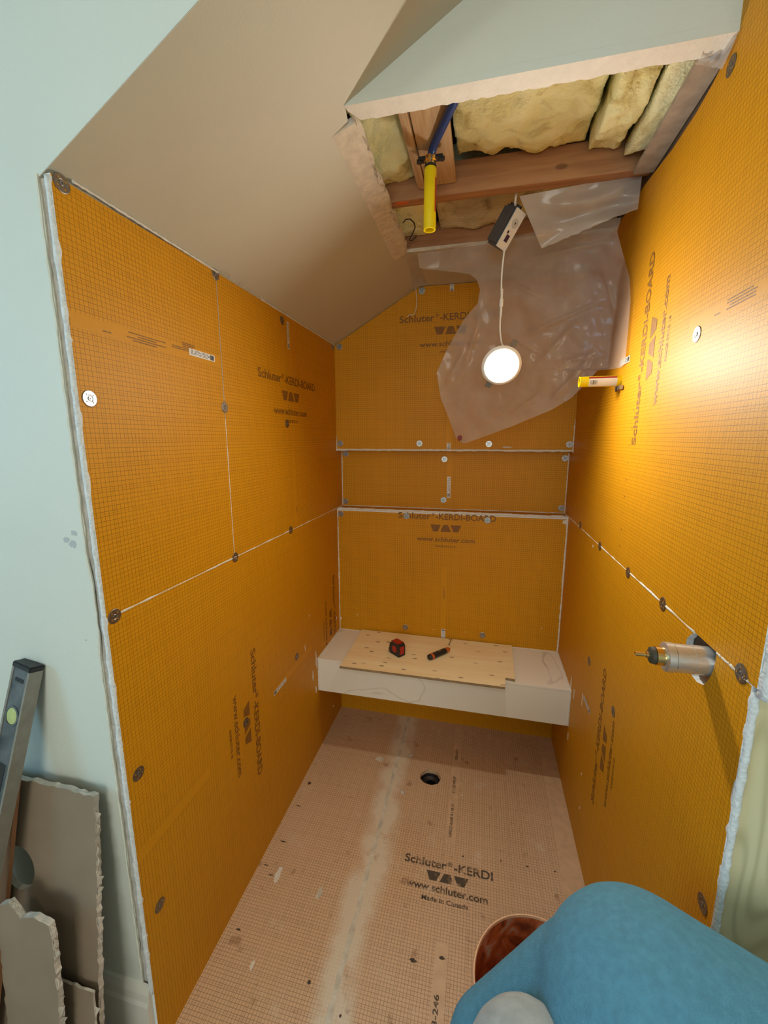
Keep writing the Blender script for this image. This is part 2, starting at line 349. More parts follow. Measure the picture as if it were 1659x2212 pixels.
cl = empty('ceiling_light'); tag(cl, 'round frosted ceiling light of the room behind the camera', 'lamp')
latheo('light_base', [(0,0),(.17,0),(.17,-.03),(.15,-.032)], (.55,-1.55,2.75), (0,0,1), M_TRIM, cl, 40)
latheo('light_shade', [(.155,-.030),(.15,-.055),(.11,-.085),(.05,-.098),(0,-.10)], (.55,-1.55,2.75), (0,0,1), emit_material('frosted_shade', (1,.93,.74), ROOM_LIGHT), cl, 40)

# ------------------------------------------------------------------ frontal wall left of the shower
def ragged(p0, p1, n, amp, seed, normal):
    p0, p1, nn = Vector(p0), Vector(p1), Vector(normal); r = random.Random(seed)
    return [p0.lerp(p1, i/n) + nn*(r.uniform(-1,1)*amp if 0 < i < n else 0) for i in range(n+1)]
XE = -.028
edge = ragged((XE,.02,0), (XE,.02,ZT-.01), 60, .0018, 3, (1,0,0))
pts = [(-1.8,.02,0)] + edge + [(XE,.02,ZT+SL*XE+.001), (1.2505,.02,2.75), (-1.8,.02,2.75)]
wf = prismo('wall_front', pts, (0,.11,0), [M_PAINT, M_PLASTER], None, 1)
structure(wf, 'pale painted drywall left of the shower opening, lit by daylight', 'wall')
# torn paper and joint compound bead along the cut edge
bm = bmesh.new(); r = random.Random(9)
zs_ = [.20 + i*(ZT-.21)/80 for i in range(81)]
tube(bm, [(XE-.002+r.uniform(-.0012,.0012)+(.006 if 1.1 < z < 1.35 else 0)*math.sin((z-1.1)/.25*PI), .0185, z) for z in zs_], [.0026+r.uniform(-.0008,.0012) for z in zs_], 6)
mesh_obj('compound_bead', bm, simple('compound', (.80,.80,.70), .8, var=.12, scale=80), wf)
bm = bmesh.new()
pr_ = ragged((-.0165,.024,.19), (-.0165,.024,ZT-.015), 90, .0022, 21, (1,0,0)); pl_ = ragged((XE-.003,.024,.19), (XE-.003,.024,ZT-.015), 90, .0004, 22, (1,0,0))
prism(bm, pl_ + pr_[::-1], (0,.012,0)); bm.normal_update(); bmesh.ops.triangulate(bm, faces=bm.faces[:])
mesh_obj('cut_drywall_edge', bm, simple('raw_gypsum', (.60,.585,.56), .9, var=.3, scale=60, bump=.6), wf)
prismo('gap_backing', [(-.032,.040,0),(-.010,.040,0),(-.010,.040,ZT),(-.032,.040,ZT)], (0,.02,0), M_GAP, wf)
bb = empty('baseboard_front'); structure(bb, 'white painted baseboard with a moulded top under the pale wall', 'baseboard')
bm = bmesh.new()
prof = [(.02,0),(.002,0),(.002,.165),(.006,.175),(.008,.195),(.014,.212),(.02,.215)]
prism(bm, [(-1.8,y,z) for y,z in prof], (1.793,0,0)); bm.normal_update(); bmesh.ops.triangulate(bm, faces=[f for f in bm.faces if len(f.verts)>4])
mesh_obj('moulding', bm, M_TRIM, bb)

# ------------------------------------------------------------------ shower walls
def plane_pts(wall, uv):
    return {'L': [(0,u,v) for u,v in uv], 'R': [(W,u,v) for u,v in uv]}[wall]
wl = boxo('wall_left', (-.10,.045,-.03), (-T-.001,1.60,ZT), M_ATTIC); structure(wl, 'left shower wall of orange foam backer boards with white seams', 'wall')
wr = boxo('wall_right', (W+T+.001,.06,-.03), (W+.11,1.60,2.75), M_ATTIC); structure(wr, 'right shower wall of orange backer boards catching the lamp light', 'wall')
wb = boxo('wall_back', (-.10,DN+T+.001,-.03), (W+.11,DN+.10,2.72), M_ATTIC); structure(wb, 'back shower wall of orange boards with a full width recessed ledge', 'wall')
YS = .489; g = .0012
def board(name, wall, uv, parent):
    d = {'L': (-T,0,0), 'R': (T,0,0)}[wall]
    return prismo(name, plane_pts(wall, uv), d, [M_BX, M_FOAM], parent, 1)
board('backer_board', 'L', [(Y0,0),(1.60,0),(1.60,ZS-g),(Y0,ZS-g)], wl)
board('backer_board', 'L', [(Y0,ZS+g),(YS-g,ZS+g),(YS-g,ZT-.006),(Y0,ZT-.012)], wl)
board('backer_board', 'L', [(YS+g,ZS+g),(1.60,ZS+g),(1.60,ZT-.003),(YS+g,ZT-.006)], wl)
hole = [(.148,ZS-g),(.148,1.180),(.151,1.163),(.160,1.140),(.173,1.122),(.195,1.114),(.215,1.115),(.240,1.130),(.254,1.153),(.252,1.175),(.240,1.190),(.228,ZS-g)]
board('backer_board', 'R', [(YR,0),(YR,ZS-g)] + hole + [(1.60,ZS-g),(1.60,0)], wr)
board('backer_board', 'R', [(YR-.012,ZS+g),(1.60,ZS+g),(1.60,ZC+.01),(.80,ZC-.012),(.62,ZC-.03),(.50,ZC-.03),(.44,ZC-.022),(.362,ZC-.002),(.352,2.45),(.352,2.74),(YR-.012,2.74)], wr)
board_by = lambda uv, y: prismo('backer_board', [(u,y,v) for u,v in uv], (0,T,0), [M_BY, M_FOAM], wb, 1)
board_by([(0,0),(W,0),(W,ZL-T),(0,ZL-T)], DL)
board_by([(0,ZL-.02),(W,ZL-.02),(W,ZU+.05),(0,ZU+.05)], DN)
board_by([(0,ZU),(W,ZU),(W,ZC-.002),(XC,ZC-.002),(0,ZT-.004)], D)
prismo('ledge_board', [(0,DL,ZL),(W,DL,ZL),(W,DN,ZL+.001),(0,DN,ZL+.001)], (0,0,-T), [M_BZ, M_FOAM], wb, 1)
prismo('soffit_board', [(0,D+T,ZU),(W,D+T,ZU),(W,DN,ZU),(0,DN,ZU)], (0,0,T), [M_BZ, M_FOAM], wb, 1)
# backing seen in the valve opening
boxo('valve_cavity', (W+T+.03,.10,1.05), (W+T+.032,.32,1.26), M_GAP, wr)
for o in bpy.data.objects:
    if o.name == 'wall_right':
        pass

# seams and thinset beads
def bead(parent, p0, p1, w, seed, n=40, amp=.35, flat=None, taper=False):
    r = random.Random(seed); p0, p1 = Vector(p0), Vector(p1)
    pts = []; rad = []
    for i in range(n+1):
        t = i/n; pts.append(p0.lerp(p1,t) + Vector((r.uniform(-1,1),r.uniform(-1,1),r.uniform(-1,1)))*w*.10)
        rad.append(w/2*(1+amp*r.uniform(-.6,1))*((1-t*.85) if taper else 1))
    bm = bmesh.new(); tube(bm, pts, rad, 6)
    return mesh_obj('thinset_bead', bm, M_THIN, parent, True)
bead(wl, (-.0020,Y0+.01,ZS), (-.0020,DL,ZS), .0060, 1)
bead(wl, (-.0009,YS,1.63), (-.0009,YS,ZS), .0030, 2)
bead(wr, (W+.0020,YR+.01,ZS), (W+.0020,.148,ZS), .0060, 4); bead(wr, (W+.0020,.228,ZS), (W+.0020,DL,ZS), .0060, 5)
bead(wb, (.001,D+.002,ZU), (W-.001,D+.002,ZU), .0110, 6, 70, .25)
bead(wb, (.0,DN,ZL+.002), (W,DN,ZL+.002), .0058, 7, 60)
bead(wb, (.0,DL+.002,ZL-.001), (W,DL+.002,ZL-.001), .0120, 8, 70, .25)
bead(wb, (.001,DN,ZL), (.001,DN,ZU-.01), .0062, 10); bead(wb, (W-.001,DN,ZL), (W-.001,DN,ZU-.01), .0062, 11)
bead(wb, (.001,DL,ZL), (.001,DL,ZB), .0070, 12, 60, .5); bead(wb, (W-.001,DL,ZL), (W-.001,DL,ZB), .0095, 13, 60, .5)
bead(wb, (.001,D,ZU-.006), (.001,D,ZU+.075), .0090, 14, 14, .3, None, True); bead(wb, (W-.001,D,ZU-.008), (W-.001,D,ZU+.145), .0110, 15, 20, .5, None, True)
bead(wb, (.001,DL,ZL), (.001,DN,ZL), .0080, 16, 12); bead(wb, (W-.001,DL,ZL), (W-.001,DN,ZL), .0090, 17, 12)
# smears of thinset: irregular thin blobs
def smear(parent, p, u, v, n, su, sv, seed, mat=None):
    r = random.Random(seed); p,u,v,nn = Vector(p), Vector(u), Vector(v), Vector(n); k = 14; bm = bmesh.new()
    rr = [r.uniform(.6,1) for _ in range(k)]
    pts = [p + u*su*math.cos(2*PI*i/k)*rr[i] + v*sv*math.sin(2*PI*i/k)*rr[i] for i in range(k)]
    prism(bm, pts, nn*.0012); return mesh_obj('thinset_smear', bm, mat or M_THIN, parent)
for i,(px,py,su,sv,an) in enumerate([(683,1425,.008,.05,0),(676,1460,.006,.03,0),(683,1490,.008,.025,0),(720,1525,.006,.006,0),(640,1418,.004,.004,0),(676,1462,.012,.004,0),(727,1335,.004,.012,0),(668,1330,.003,.006,0),(659,1400,.002,.016,.3)]):
    h = hit(px,py,0,.0); smear(wl, h, (0,1,0), (0,0,1), (1,0,0), su, sv, 40+i)
for i,(px,py,su,sv) in enumerate([(1233,1480,.009,.045),(1240,1500,.006,.03),(1258,1510,.004,.03),(1227,1590,.008,.02),(1281,1180,.004,.006),(1256,1672,.003,.006),(1252,1745,.003,.008)]):
    h = hit(px,py,0,W); smear(wr, h, (0,1,0), (0,0,1), (-1,0,0), su, sv, 60+i)
for i,(px,py,su,sv) in enumerate([(772,1328,.004,.003),(735,1335,.012,.010),(936,1360,.003,.003),(958,1362,.003,.002),(1006,1365,.003,.002),(1212,1330,.010,.022),(1208,1375,.008,.010),(1221,1128,.016,.014),(1170,1357,.003,.003)]):
    h = hit(px,py,1,DL); smear(wb, h, (1,0,0), (0,0,1), (0,-1,0), su, sv, 80+i)
for i,(px,py,su,sv) in enumerate([(1243,925,.010,.030),(1095,966,.03,.004)]):
    h = hit(px,py,1,D); smear(wb, h, (1,0,0), (0,0,1), (0,-1,0), su, sv, 95+i)
# right front foam edge beads (ragged cut foam facing the room)
bm = bmesh.new(); r = random.Random(5)
zz = [.02+i*.0148 for i in range(80)]
tube(bm, [(W+T*.5+r.uniform(-.001,.001), YR, z) for z in zz], [.0066+r.uniform(-.0012,.0012) for z in zz], 7)
mesh_obj('foam_edge', bm, M_FOAM, wr, True)
bm = bmesh.new(); zz = [ZS-.012+i*.0148 for i in range(100)]
tube(bm, [(W+.013+r.uniform(-.001,.001), YR-.014, z) for z in zz], [.012+r.uniform(-.0018,.0018) for z in zz], 8)
mesh_obj('foam_edge', bm, M_FOAM, wr, True)
bm = bmesh.new(); zz = [.19+i*.0152 for i in range(122)]
tube(bm, [(-T*.5+r.uniform(-.0008,.0008), Y0+.001, z) for z in zz], [.0062+r.uniform(-.001,.0012) for z in zz], 7)
mesh_obj('foam_edge', bm, M_FOAM, wl, True)
# bare studs of the partition right of the opening
boxo('stud', (W+T+.002,.052,0), (W+T+.142,.09,ZS-.002), M_STUD, wr, .002)
boxo('stud', (W+T+.002,.052,ZS+.0), (W+T+.142,.09,2.74), M_STUD, wr, .002)
boxo('stud', (W+T+.146,.052,0), (W+T+.30,.09,2.74), M_STUD, wr, .002)
structure(boxo('wall_front_right', (W+T+.302,.03,0), (2.4,.14,2.75), M_PAINT), 'painted drywall at the far right of the room', 'wall')

# washers with screws
def washer_mesh(name):
    bm = bmesh.new(); n = 40; rr = .016
    lathe(bm, [(0,.0),(rr,.0),(rr,.0009),(rr*.93,.0014),(.0075,.0014),(.0062,.0007),(0,.0007)], (0,0,0), (0,0,1), n)
    bmesh.ops.remove_doubles(bm, verts=bm.verts, dist=1e-6)
    bmesh.ops.recalc_face_normals(bm, faces=bm.faces)
    me = bpy.data.meshes.new(name); bm.to_mesh(me); bm.free(); return me
def screw_mesh():
    bm = bmesh.new(); lathe(bm, [(.0042,.0006),(.0042,.0016),(.0034,.0021),(0,.0021)], (0,0,0), (0,0,1), 20)
    for a in (0, PI/2):
        c, s = math.cos(a), math.sin(a); u = Vector((c,s,0)); v = Vector((-s,c,0))
        pts = [u*.0022+v*.0005, u*-.0022+v*.0005, u*-.0022-v*.0005, u*.0022-v*.0005]
        bm.faces.new([bm.verts.new(p+Vector((0,0,.00225))) for p in pts]).material_index = 1
    me = bpy.data.meshes.new('screw'); bm.to_mesh(me); bm.free(); return me
def slots_mesh():
    bm = bmesh.new()
    for k in range(4):
        a = k*PI/2+.5; u = Vector((math.cos(a),math.sin(a),0)); v = Vector((-u.y,u.x,0))
        bm.faces.new([bm.verts.new(p+Vector((0,0,.00155))) for p in (u*.0088+v*.0018, u*.0088-v*.0018, u*.0128)])
    me = bpy.data.meshes.new('slot'); bm.to_mesh(me); bm.free(); return me
WM, SM, TM = washer_mesh('washer'), screw_mesh(), slots_mesh()
WMS = {}
for key, mt in (('z', M_METAL), ('d', M_METALD)):
    a = WM.copy(); a.materials.append(mt); b = SM.copy(); b.materials.append(M_METAL); b.materials.append(M_BLK); c = TM.copy(); c.materials.append(M_PLAIN if key == 'd' else M_BLACKP)
    WMS[key] = (a, b, c)
AXES = {'L': ((0,1,0),(0,0,1),(1,0,0)), 'R': ((0,-1,0),(0,0,1),(-1,0,0)), 'B': ((1,0,0),(0,0,1),(0,-1,0))}
rw = random.Random(77)
def washer(parent, side, p, kind='d', roll=None):
    rt, up, nn = [Vector(v) for v in AXES[side]]; a = rw.uniform(0, 6) if roll is None else roll
    r2 = rt*math.cos(a)+up*math.sin(a); u2 = nn.cross(r2)
    w = link(bpy.data.objects.new('washer', WMS[kind][0])); put(w, Vector(p)+nn*.0002, r2, u2, nn)
    mw = w.matrix_world.copy(); w.parent = parent; w.matrix_world = mw
    for me, nme in ((WMS[kind][1],'screw_head'), (WMS[kind][2],'washer_slots')):
        s = link(bpy.data.objects.new(nme, me)); s.parent = w
    return w
for px,py,k in [(132,396,'d'),(465,592,'d'),(609,692,'d'),(193,861,'z'),(485,880,'d'),(620,915,'d'),(247,1331,'d'),(508,1204,'d'),(628,1145,'d'),(299,1671,'d'),(531,1560,'d'),(345,1955,'d'),(719,749,'z'),(641,1418,'d')]:
    washer(wl, 'L', hit(px,py,0,0), k)
for px,py,y in [(733,749,D),(911,628,D),(906,958,D),(1056,959,D),(1232,960,D),(735,958,D),(747,980,DN),(960,992,DN),(1225,990,DN),(958,1080,DN),(746,1083,DN),(1217,1098,DN),(736,1110,DL),(878,1115,DL),(1053,1124,DL),(876,1355,DL),(1042,1372,DL)]:
    p = hit(px,py,1,y); p.x = min(max(p.x,.018),W-.018); washer(wb, 'B', p, 'z')
for px,py,k in [(1580,142,'d'),(1506,722,'z'),(1332,836,'d'),(1296,1180,'d'),(1357,1237,'d'),(1432,1305,'d'),(1602,1455,'d'),(1273,1428,'d'),(1325,1537,'d'),(1518,1952,'d'),(1254,1134,'d')]:
    washer(wr, 'R', hit(px,py,0,W), k)

# ------------------------------------------------------------------ printing
def text_mesh(s, width, height, bold=.022):
    cu = bpy.data.curves.new('t', 'FONT'); cu.body = s; cu.size = 1; cu.offset = bold; cu.resolution_u = 4; cu.space_character = 1.0
    to = bpy.data.objects.new('t', cu); C.objects.link(to)
    dg = bpy.context.evaluated_depsgraph_get(); me = bpy.data.meshes.new_from_object(to.evaluated_get(dg))
    bpy.data.objects.remove(to); bpy.data.curves.remove(cu)
    xs = [v.co.x for v in me.vertices]; x0, x1 = min(xs), max(xs)
    for v in me.vertices:
        v.co.x = (v.co.x-x0)/(x1-x0)*width - width/2; v.co.y *= height/.7; v.co.z = 0
    return me
TC = {}
def text_part(name, parent, s, width, height, origin, axes, mat):
    key = (s, width, height, mat.name)
    if key not in TC:
        me = text_mesh(s, width, height, .008 if s == '®' else .022); me.materials.clear(); me.materials.append(mat); TC[key] = me
    o = link(bpy.data.objects.new(name, TC[key])); rt, up, nn = [Vector(v) for v in axes]
    put(o, Vector(origin)+nn*.0006, rt, up, nn); mw = o.matrix_world.copy(); o.parent = parent; o.matrix_world = mw
    return o
def logo_mesh(w, h, mat):
    bm = bmesh.new(); a = w/3.0*.92; s = w/3.0
    for k in range(3):
        cx = (k-1)*s; top, bot = (a/2+.003, a*.26) if k != 1 else (a*.24, a/2+.003)
        pts = [(cx-top,h/2),(cx+top,h/2),(cx+bot,-h/2),(cx-bot,-h/2)]
        bm.faces.new([bm.verts.new((x,y,0)) for x,y in pts][::-1])
    me = bpy.data.meshes.new('logo'); bm.to_mesh(me); bm.free(); me.materials.append(mat); return me
LOGO = logo_mesh(.157, .036, M_PRINT); LOGOW = logo_mesh(.150, .033, M_WORN)
def place(o, parent, origin, axes, eps=.0006):
    rt, up, nn = [Vector(v) for v in axes]; put(o, Vector(origin)+nn*eps, rt, up, nn); mw = o.matrix_world.copy(); o.parent = parent; o.matrix_world = mw
    return o
def board_print(parent, centre, axes):
    """centre: middle of the first line's baseline"""
    c = Vector(centre); up = Vector(axes[1])
    rt = Vector(axes[0])
    text_part('printed_name', parent, 'Schluter', .172, .031, c-rt*.164, axes, M_PRINT)
    text_part('printed_mark', parent, '®', .017, .016, c-rt*.066+up*.016, axes, M_PRINT)
    text_part('printed_name', parent, '-KERDI-BOARD', .302, .031, c+rt*.099, axes, M_PRINT)
    place(link(bpy.data.objects.new('printed_logo', LOGO)), parent, c-up*.046, axes)
    text_part('printed_address', parent, 'www.schluter.com', .30, .024, c-up*.117, axes, M_PRINT)
    text_part('printed_code', parent, 'ANCB 07/10 18', .105, .011, c-up*.148, axes, M_PRINT)
LU = ((0,1,0),(0,0,1),(1,0,0)); LD = ((0,0,-1),(0,1,0),(1,0,0)); BU = ((1,0,0),(0,0,1),(0,-1,0)); RU = ((0,0,1),(0,1,0),(-1,0,0)); FU = ((1,0,0),(0,1,0),(0,0,1))
FDN = ((0,1,0),(-1,0,0),(0,0,1))
board_print(wl, (0,.944,1.784), LU)
board_print(wl, (0,.544,.598), LD)
board_print(wl, (0,1.366,.598), LD)
board_print(wb, (.588,D,2.128), BU)
board_print(wb, (.588,DL,1.160), BU)
board_print(wr, (W,.660,1.804), RU)
board_print(wr, (W,.706,.585), RU)
# plain bands left free of grid, small print lines, barcode stickers
def quad(name, parent, c, w, h, axes, mat, eps=.0003):
    bm = bmesh.new(); bm.faces.new([bm.verts.new(p) for p in ((-w/2,-h/2,0),(w/2,-h/2,0),(w/2,h/2,0),(-w/2,h/2,0))])
    me = bpy.data.meshes.new(name); bm.to_mesh(me); bm.free(); me.materials.append(mat)
    return place(link(bpy.data.objects.new(name, me)), parent, c, axes, eps)
def small_print(parent, c, axes, rows, seed, mat=None, pitch=.0052, hgt=.0024):
    r = random.Random(seed); bm = bmesh.new()
    for i, (x0, x1) in enumerate(rows):
        if x1 <= x0: continue
        x = x0; y = -i*pitch
        while x < x1-.002:
            w = min(r.uniform(.003,.010), x1-x)
            bm.faces.new([bm.verts.new(p) for p in ((x,y,0),(x+w,y,0),(x+w,y+hgt,0),(x,y+hgt,0))]); x += w+r.uniform(.0008,.0018)
    me = bpy.data.meshes.new('small_print'); bm.to_mesh(me); bm.free(); me.materials.append(mat or M_PRINT)
    return place(link(bpy.data.objects.new('small_print', me)), parent, c, axes, .0007)
def sticker(parent, c, w, h, axes, seed=1):
    s = quad('sticker', parent, c, w, h, axes, M_LABEL, .0008)
    r = random.Random(seed); bm = bmesh.new(); x = w*.30
    while x < w*.46:
        b = r.uniform(.0006,.0018); bm.faces.new([bm.verts.new(p) for p in ((x,-h*.38,.0003),(x+b,-h*.38,.0003),(x+b,h*.38,.0003),(x,h*.38,.0003))]); x += b+r.uniform(.0005,.0011)
    for i in range(4):
        y = h*(.3-.18*i); x = -w*.44
        while x < w*.22:
            b = r.uniform(.004,.012); bm.faces.new([bm.verts.new(p) for p in ((x,y-.0007,.0003),(x+b,y-.0007,.0003),(x+b,y+.0007,.0003),(x,y+.0007,.0003))]); x += b+r.uniform(.001,.008)
    me = bpy.data.meshes.new('barcode'); bm.to_mesh(me); bm.free(); me.materials.append(M_BLK)
    b = link(bpy.data.objects.new('barcode', me)); b.parent = s
    return s
quad('plain_band', wl, (0,(Y0+.485)/2,1.794), .462, .028, LU, M_PLAIN)
LUF = ((0,-1,0),(0,0,-1),(1,0,0))     # printed upside down
small_print(wl, (0,.235,1.787), LUF, [(.0,.07),(-.03,.085),(.0,.055),(-.03,.08)], 4)
small_print(wl, (0,.235,1.799), LUF, [(-.13,-.05),(-.12,-.05),(-.13,-.09),(-.135,-.09),(-.135,-.09)], 5, pitch=.0045)
small_print(wl, (0,.11,1.79), LUF, [(0,.02)], 6)
sticker(wl, (0,.402,1.798), .108, .017, LU, 3)
quad('plain_band', wl, (0,.948,1.37), .030, .31, LU, M_PLAIN); quad('plain_band', wl, (0,.955,1.93), .030, .16, LU, M_PLAIN)
p = (hit(619,697,0,0)+hit(625,752,0,0))/2; sticker(wl, p, .10, .017, LD, 5)
small_print(wl, (0,.955,1.29), LD, [(0,.03),(0,.025)], 7)
a, b = hit(598,1498,0,0), hit(612,1468,0,0); sticker(wl, ((a+b)/2), .105, .018, ((0,-1,0),(0,0,-1),(1,0,0)), 6)
p = hit(455,1665,0,0); quad('plain_band', wl, (0,(p.y+Y0)/2,p.z), p.y-Y0-.002, .028, LU, M_PLAIN)
p = hit(640,1432,0,0); quad('plain_band', wl, (0,p.y,.598), .34, .028, LU, M_PLAIN)
quad('plain_band', wb, (.588,DL,.715), .028, .38, BU, M_PLAIN); small_print(wb, (.588,DL,.80), BU[:0] or ((0,0,1),(-1,0,0),(0,-1,0)), [(-.07,.0),(-.07,-.02)], 8)
sticker(wb, (.589,DL,.530), .055, .022, ((0,0,1),(-1,0,0),(0,-1,0)), 7)
quad('plain_band', wb, (.592,DN,1.42), .026, .15, BU, M_PLAIN); sticker(wb, (.592,DN,1.318), .112, .019, ((0,0,-1),(1,0,0),(0,-1,0)), 8)
quad('plain_band', wb, (.592,D,1.60), .026, .16, BU, M_PLAIN); sticker(wb, (.592,D,1.535), .03, .018, ((0,0,-1),(1,0,0),(0,-1,0)), 9)
sticker(wb, (.588,D,2.270), .03, .018, ((0,0,-1),(1,0,0),(0,-1,0)), 10)
quad('plain_band', wr, (W,.23,1.806), .36, .026, ((0,-1,0),(0,0,1),(-1,0,0)), M_PLAIN)
RUF = ((0,1,0),(0,0,-1),(-1,0,0))
RN = ((0,-1,0),(0,0,1),(-1,0,0))
small_print(wr, (W,.27,1.815), RN, [(0,.075),(0,.085),(.01,.085),(0,.085)], 12)
small_print(wr, (W,.155,1.815), RN, [(0,.075),(0,.085),(.01,.085),(0,.085)], 13)
small_print(wr, (W,.31,1.800), RN, [(0,.02)], 14)
a = hit(1350,780,0,W); sticker(wr, (W,a.y,a.z), .09, .018, RN, 11)
a = hit(1268,1522,0,W); sticker(wr, a, .10, .016, RN, 12)
# small print figures down the right-hand board
for i in range(9):
    small_print(wr, (W,.705,1.25+i*.05), RN, [(0,.006)], 30+i, hgt=.005)

# ------------------------------------------------------------------ floor
bm = bmesh.new(); cx, cy, rr = .578, 1.064, .047
n = 28; ring = []; rnd = random.Random(2)
for k in range(n):
    a = 2*PI*k/n; q = rr*(1+rnd.uniform(-.06,.05)); ring.append(bm.verts.new((cx+q*math.cos(a), cy+q*math.sin(a)*.98, 0)))
outer = []
for k in range(n):
    a = 2*PI*k/n; d = max(abs(math.cos(a)), abs(math.sin(a))); outer.append(bm.verts.new((cx+.12*math.cos(a)/d, cy+.12*math.sin(a)/d, 0)))
for k in range(n): bm.faces.new((ring[k], ring[(k+1)%n], outer[(k+1)%n], outer[k]))
low = [bm.verts.new((v.co.x, v.co.y, -.02)) for v in ring]
for k in range(n): bm.faces.new((ring[k], low[k], low[(k+1)%n], ring[(k+1)%n])).material_index = 1
X0, X1_, Y0_, Y1_ = cx-.12, cx+.12, cy-.12, cy+.12
def fq(a,b,c,d): bm.faces.new([bm.verts.new((x,y,0)) for x,y in ((a,b),(c,b),(c,d),(a,d))])
fq(0,0,X0,1.5); fq(X1_,0,W,1.5); fq(X0,0,X1_,Y0_); fq(X0,Y1_,X1_,1.5)
me = bpy.data.meshes.new('floor'); bm.to_mesh(me); bm.free(); me.materials.append(M_FL); me.materials.append(M_PLAINF)
fl = link(bpy.data.objects.new('floor', me)); structure(fl, 'tan waterproof membrane shower floor with printed grid and drain hole', 'floor')
boxo('tray', (-.02,0,-.09), (cx-.07,1.5,-.004), M_FOAM, fl); boxo('tray', (cx+.07,0,-.09), (W+.02,1.5,-.004), M_FOAM, fl)
boxo('tray', (cx-.07,0,-.09), (cx+.07,cy-.07,-.004), M_FOAM, fl); boxo('tray', (cx-.07,cy+.07,-.09), (cx+.07,1.5,-.004), M_FOAM, fl)
dr = empty('drain', (0,0,0)); tag(dr, 'black plastic drain body recessed in the round floor hole', 'drain')
latheo('drain_body', [(.052,-.006),(.050,-.012),(.044,-.035),(.030,-.045),(.027,-.05),(.027,-.14),(0,-.14)], (cx,cy,0), (0,0,1), M_BLACKP, dr)
latheo('inner_ring', [(.030,-.040),(.030,-.034),(.025,-.034),(.025,-.046)], (cx+.004,cy-.006,0), (0,0,1), M_BLACKP, dr)
# overlapping membrane strips
prismo('membrane_strip', [(1.085,0,.0001),(W,0,.0001),(W,1.466,.0001),(1.105,1.466,.0001)], (0,0,.0007), M_PLAINF, fl)
mw_ = ragged((.395,.0,.0002), (.400,1.46,.0002), 60, .0022, 15, (1,0,0)); mv_ = ragged((.412,.0,.0002), (.413,1.46,.0002), 60, .0022, 16, (1,0,0))
bm = bmesh.new(); prism(bm, mw_+mv_[::-1], (0,0,.0010)); bm.normal_update(); bmesh.ops.triangulate(bm, faces=bm.faces[:]); mesh_obj('overlap_seam', bm, simple('overlap_thinset', (.74,.69,.58), .8, var=.35, scale=24, bump=.6, bscale=90), fl)
prismo('plain_band', [(.674,.755,.0002),(.712,.755,.0002),(.712,1.46,.0002),(.674,1.46,.0002)], (0,0,.0002), M_PLAINF, fl)
prismo('plain_band', [(.674,.0,.0002),(.712,.0,.0002),(.712,.42,.0002),(.674,.42,.0002)], (0,0,.0002), M_PLAINF, fl)
text_part('printed_name', fl, 'Schluter', .158, .030, (.6085,.650,.0002), FU, M_WORN); text_part('printed_mark', fl, '®', .018, .016, (.699,.665,.0002), FU, M_WORN); text_part('printed_name', fl, '-KERDI', .140, .030, (.784,.650,.0002), FU, M_WORN)
place(link(bpy.data.objects.new('printed_logo', LOGOW)), fl, (.692,.619,.0002), FU)
text_part('printed_address', fl, 'www.schluter.com', .285, .024, (.692,.566,.0002), FU, M_WORN)
text_part('printed_origin', fl, 'Made in Canada', .160, .015, (.690,.533,.0002), FU, M_WORN)
text_part('printed_code', fl, 'UPC® ANSI A118.10', .155, .011, (.696,.862,.0005), FDN, M_WORN)
text_part('printed_code', fl, 'CC 63 PROP', .095, .012, (.696,1.045,.0005), FDN, M_WORN)
text_part('printed_code', fl, '003-002', .07, .012, (.696,1.235,.0005), FDN, M_WORN)
p = hit(995,1546,2,0); text_part('printed_origin', fl, 'Made in Canada', .155, .015, (p.x,p.y,.0003), FU, M_WORN)
p = hit(942,2200,2,0); text_part('printed_code', fl, '003-246', .10, .014, (p.x+.003,p.y,.0003), FDN, M_WORN)
for i, (px,py,su,sv) in enumerate([(600,1890,.012,.034),(545,2085,.006,.014),(998,1718,.004,.005),(822,1640,.03,.022),(690,1930,.010,.025)]):
    h = hit(px,py,2,0); smear(fl, h+Vector((0,0,.0001)), (1,0,0), (0,1,0), (0,0,1), su, sv, 120+i, MATS['overlap_thinset'] if i > 2 else M_THIN)
DK = simple('dirt_mark', (.10,.075,.05), .9, var=.5, scale=90)
for i, (px,py,su,sv) in enumerate([(612,1818,.016,.0025),(640,1693,.012,.003),(668,1692,.010,.010),(645,1741,.012,.002),(515,2008,.010,.003),(585,1890,.010,.002),(668,2122,.006,.006),(575,1869,.010,.002),(1000,1850,.004,.0035),(1082,1860,.004,.0035),(1139,1872,.005,.003),(1199,1883,.004,.003),(892,2075,.012,.006),(955,2070,.010,.005),(735,2195,.004,.004)]):
    h = hit(px,py,2,0); smear(fl, h+Vector((0,0,.0001)), (1,0,0), (0,1,0), (0,0,1), su, sv, 140+i, DK).name = 'dirt_mark'

# ------------------------------------------------------------------ ceiling
sl = lambda x: ZT + SL*x
XCUT = .392
up_n = Vector((-SL,0,1)).normalized()
outl = [(-.026,.0206),(1.2523,.0206),(1.2523,Y1),(XC+.004,Y1),(XC-.003,.398),(XCUT,.402),(XCUT+.004,1.10),(XC,1.10),(XC,1.50),(-.02,1.50)]
ce = prismo('ceiling', [(x,y,sl(x)) for x,y in outl], up_n*.0127, [M_CEIL, M_PLASTER], None, 1); structure(ce, 'sloping painted drywall ceiling above the left shower wall', 'ceiling')
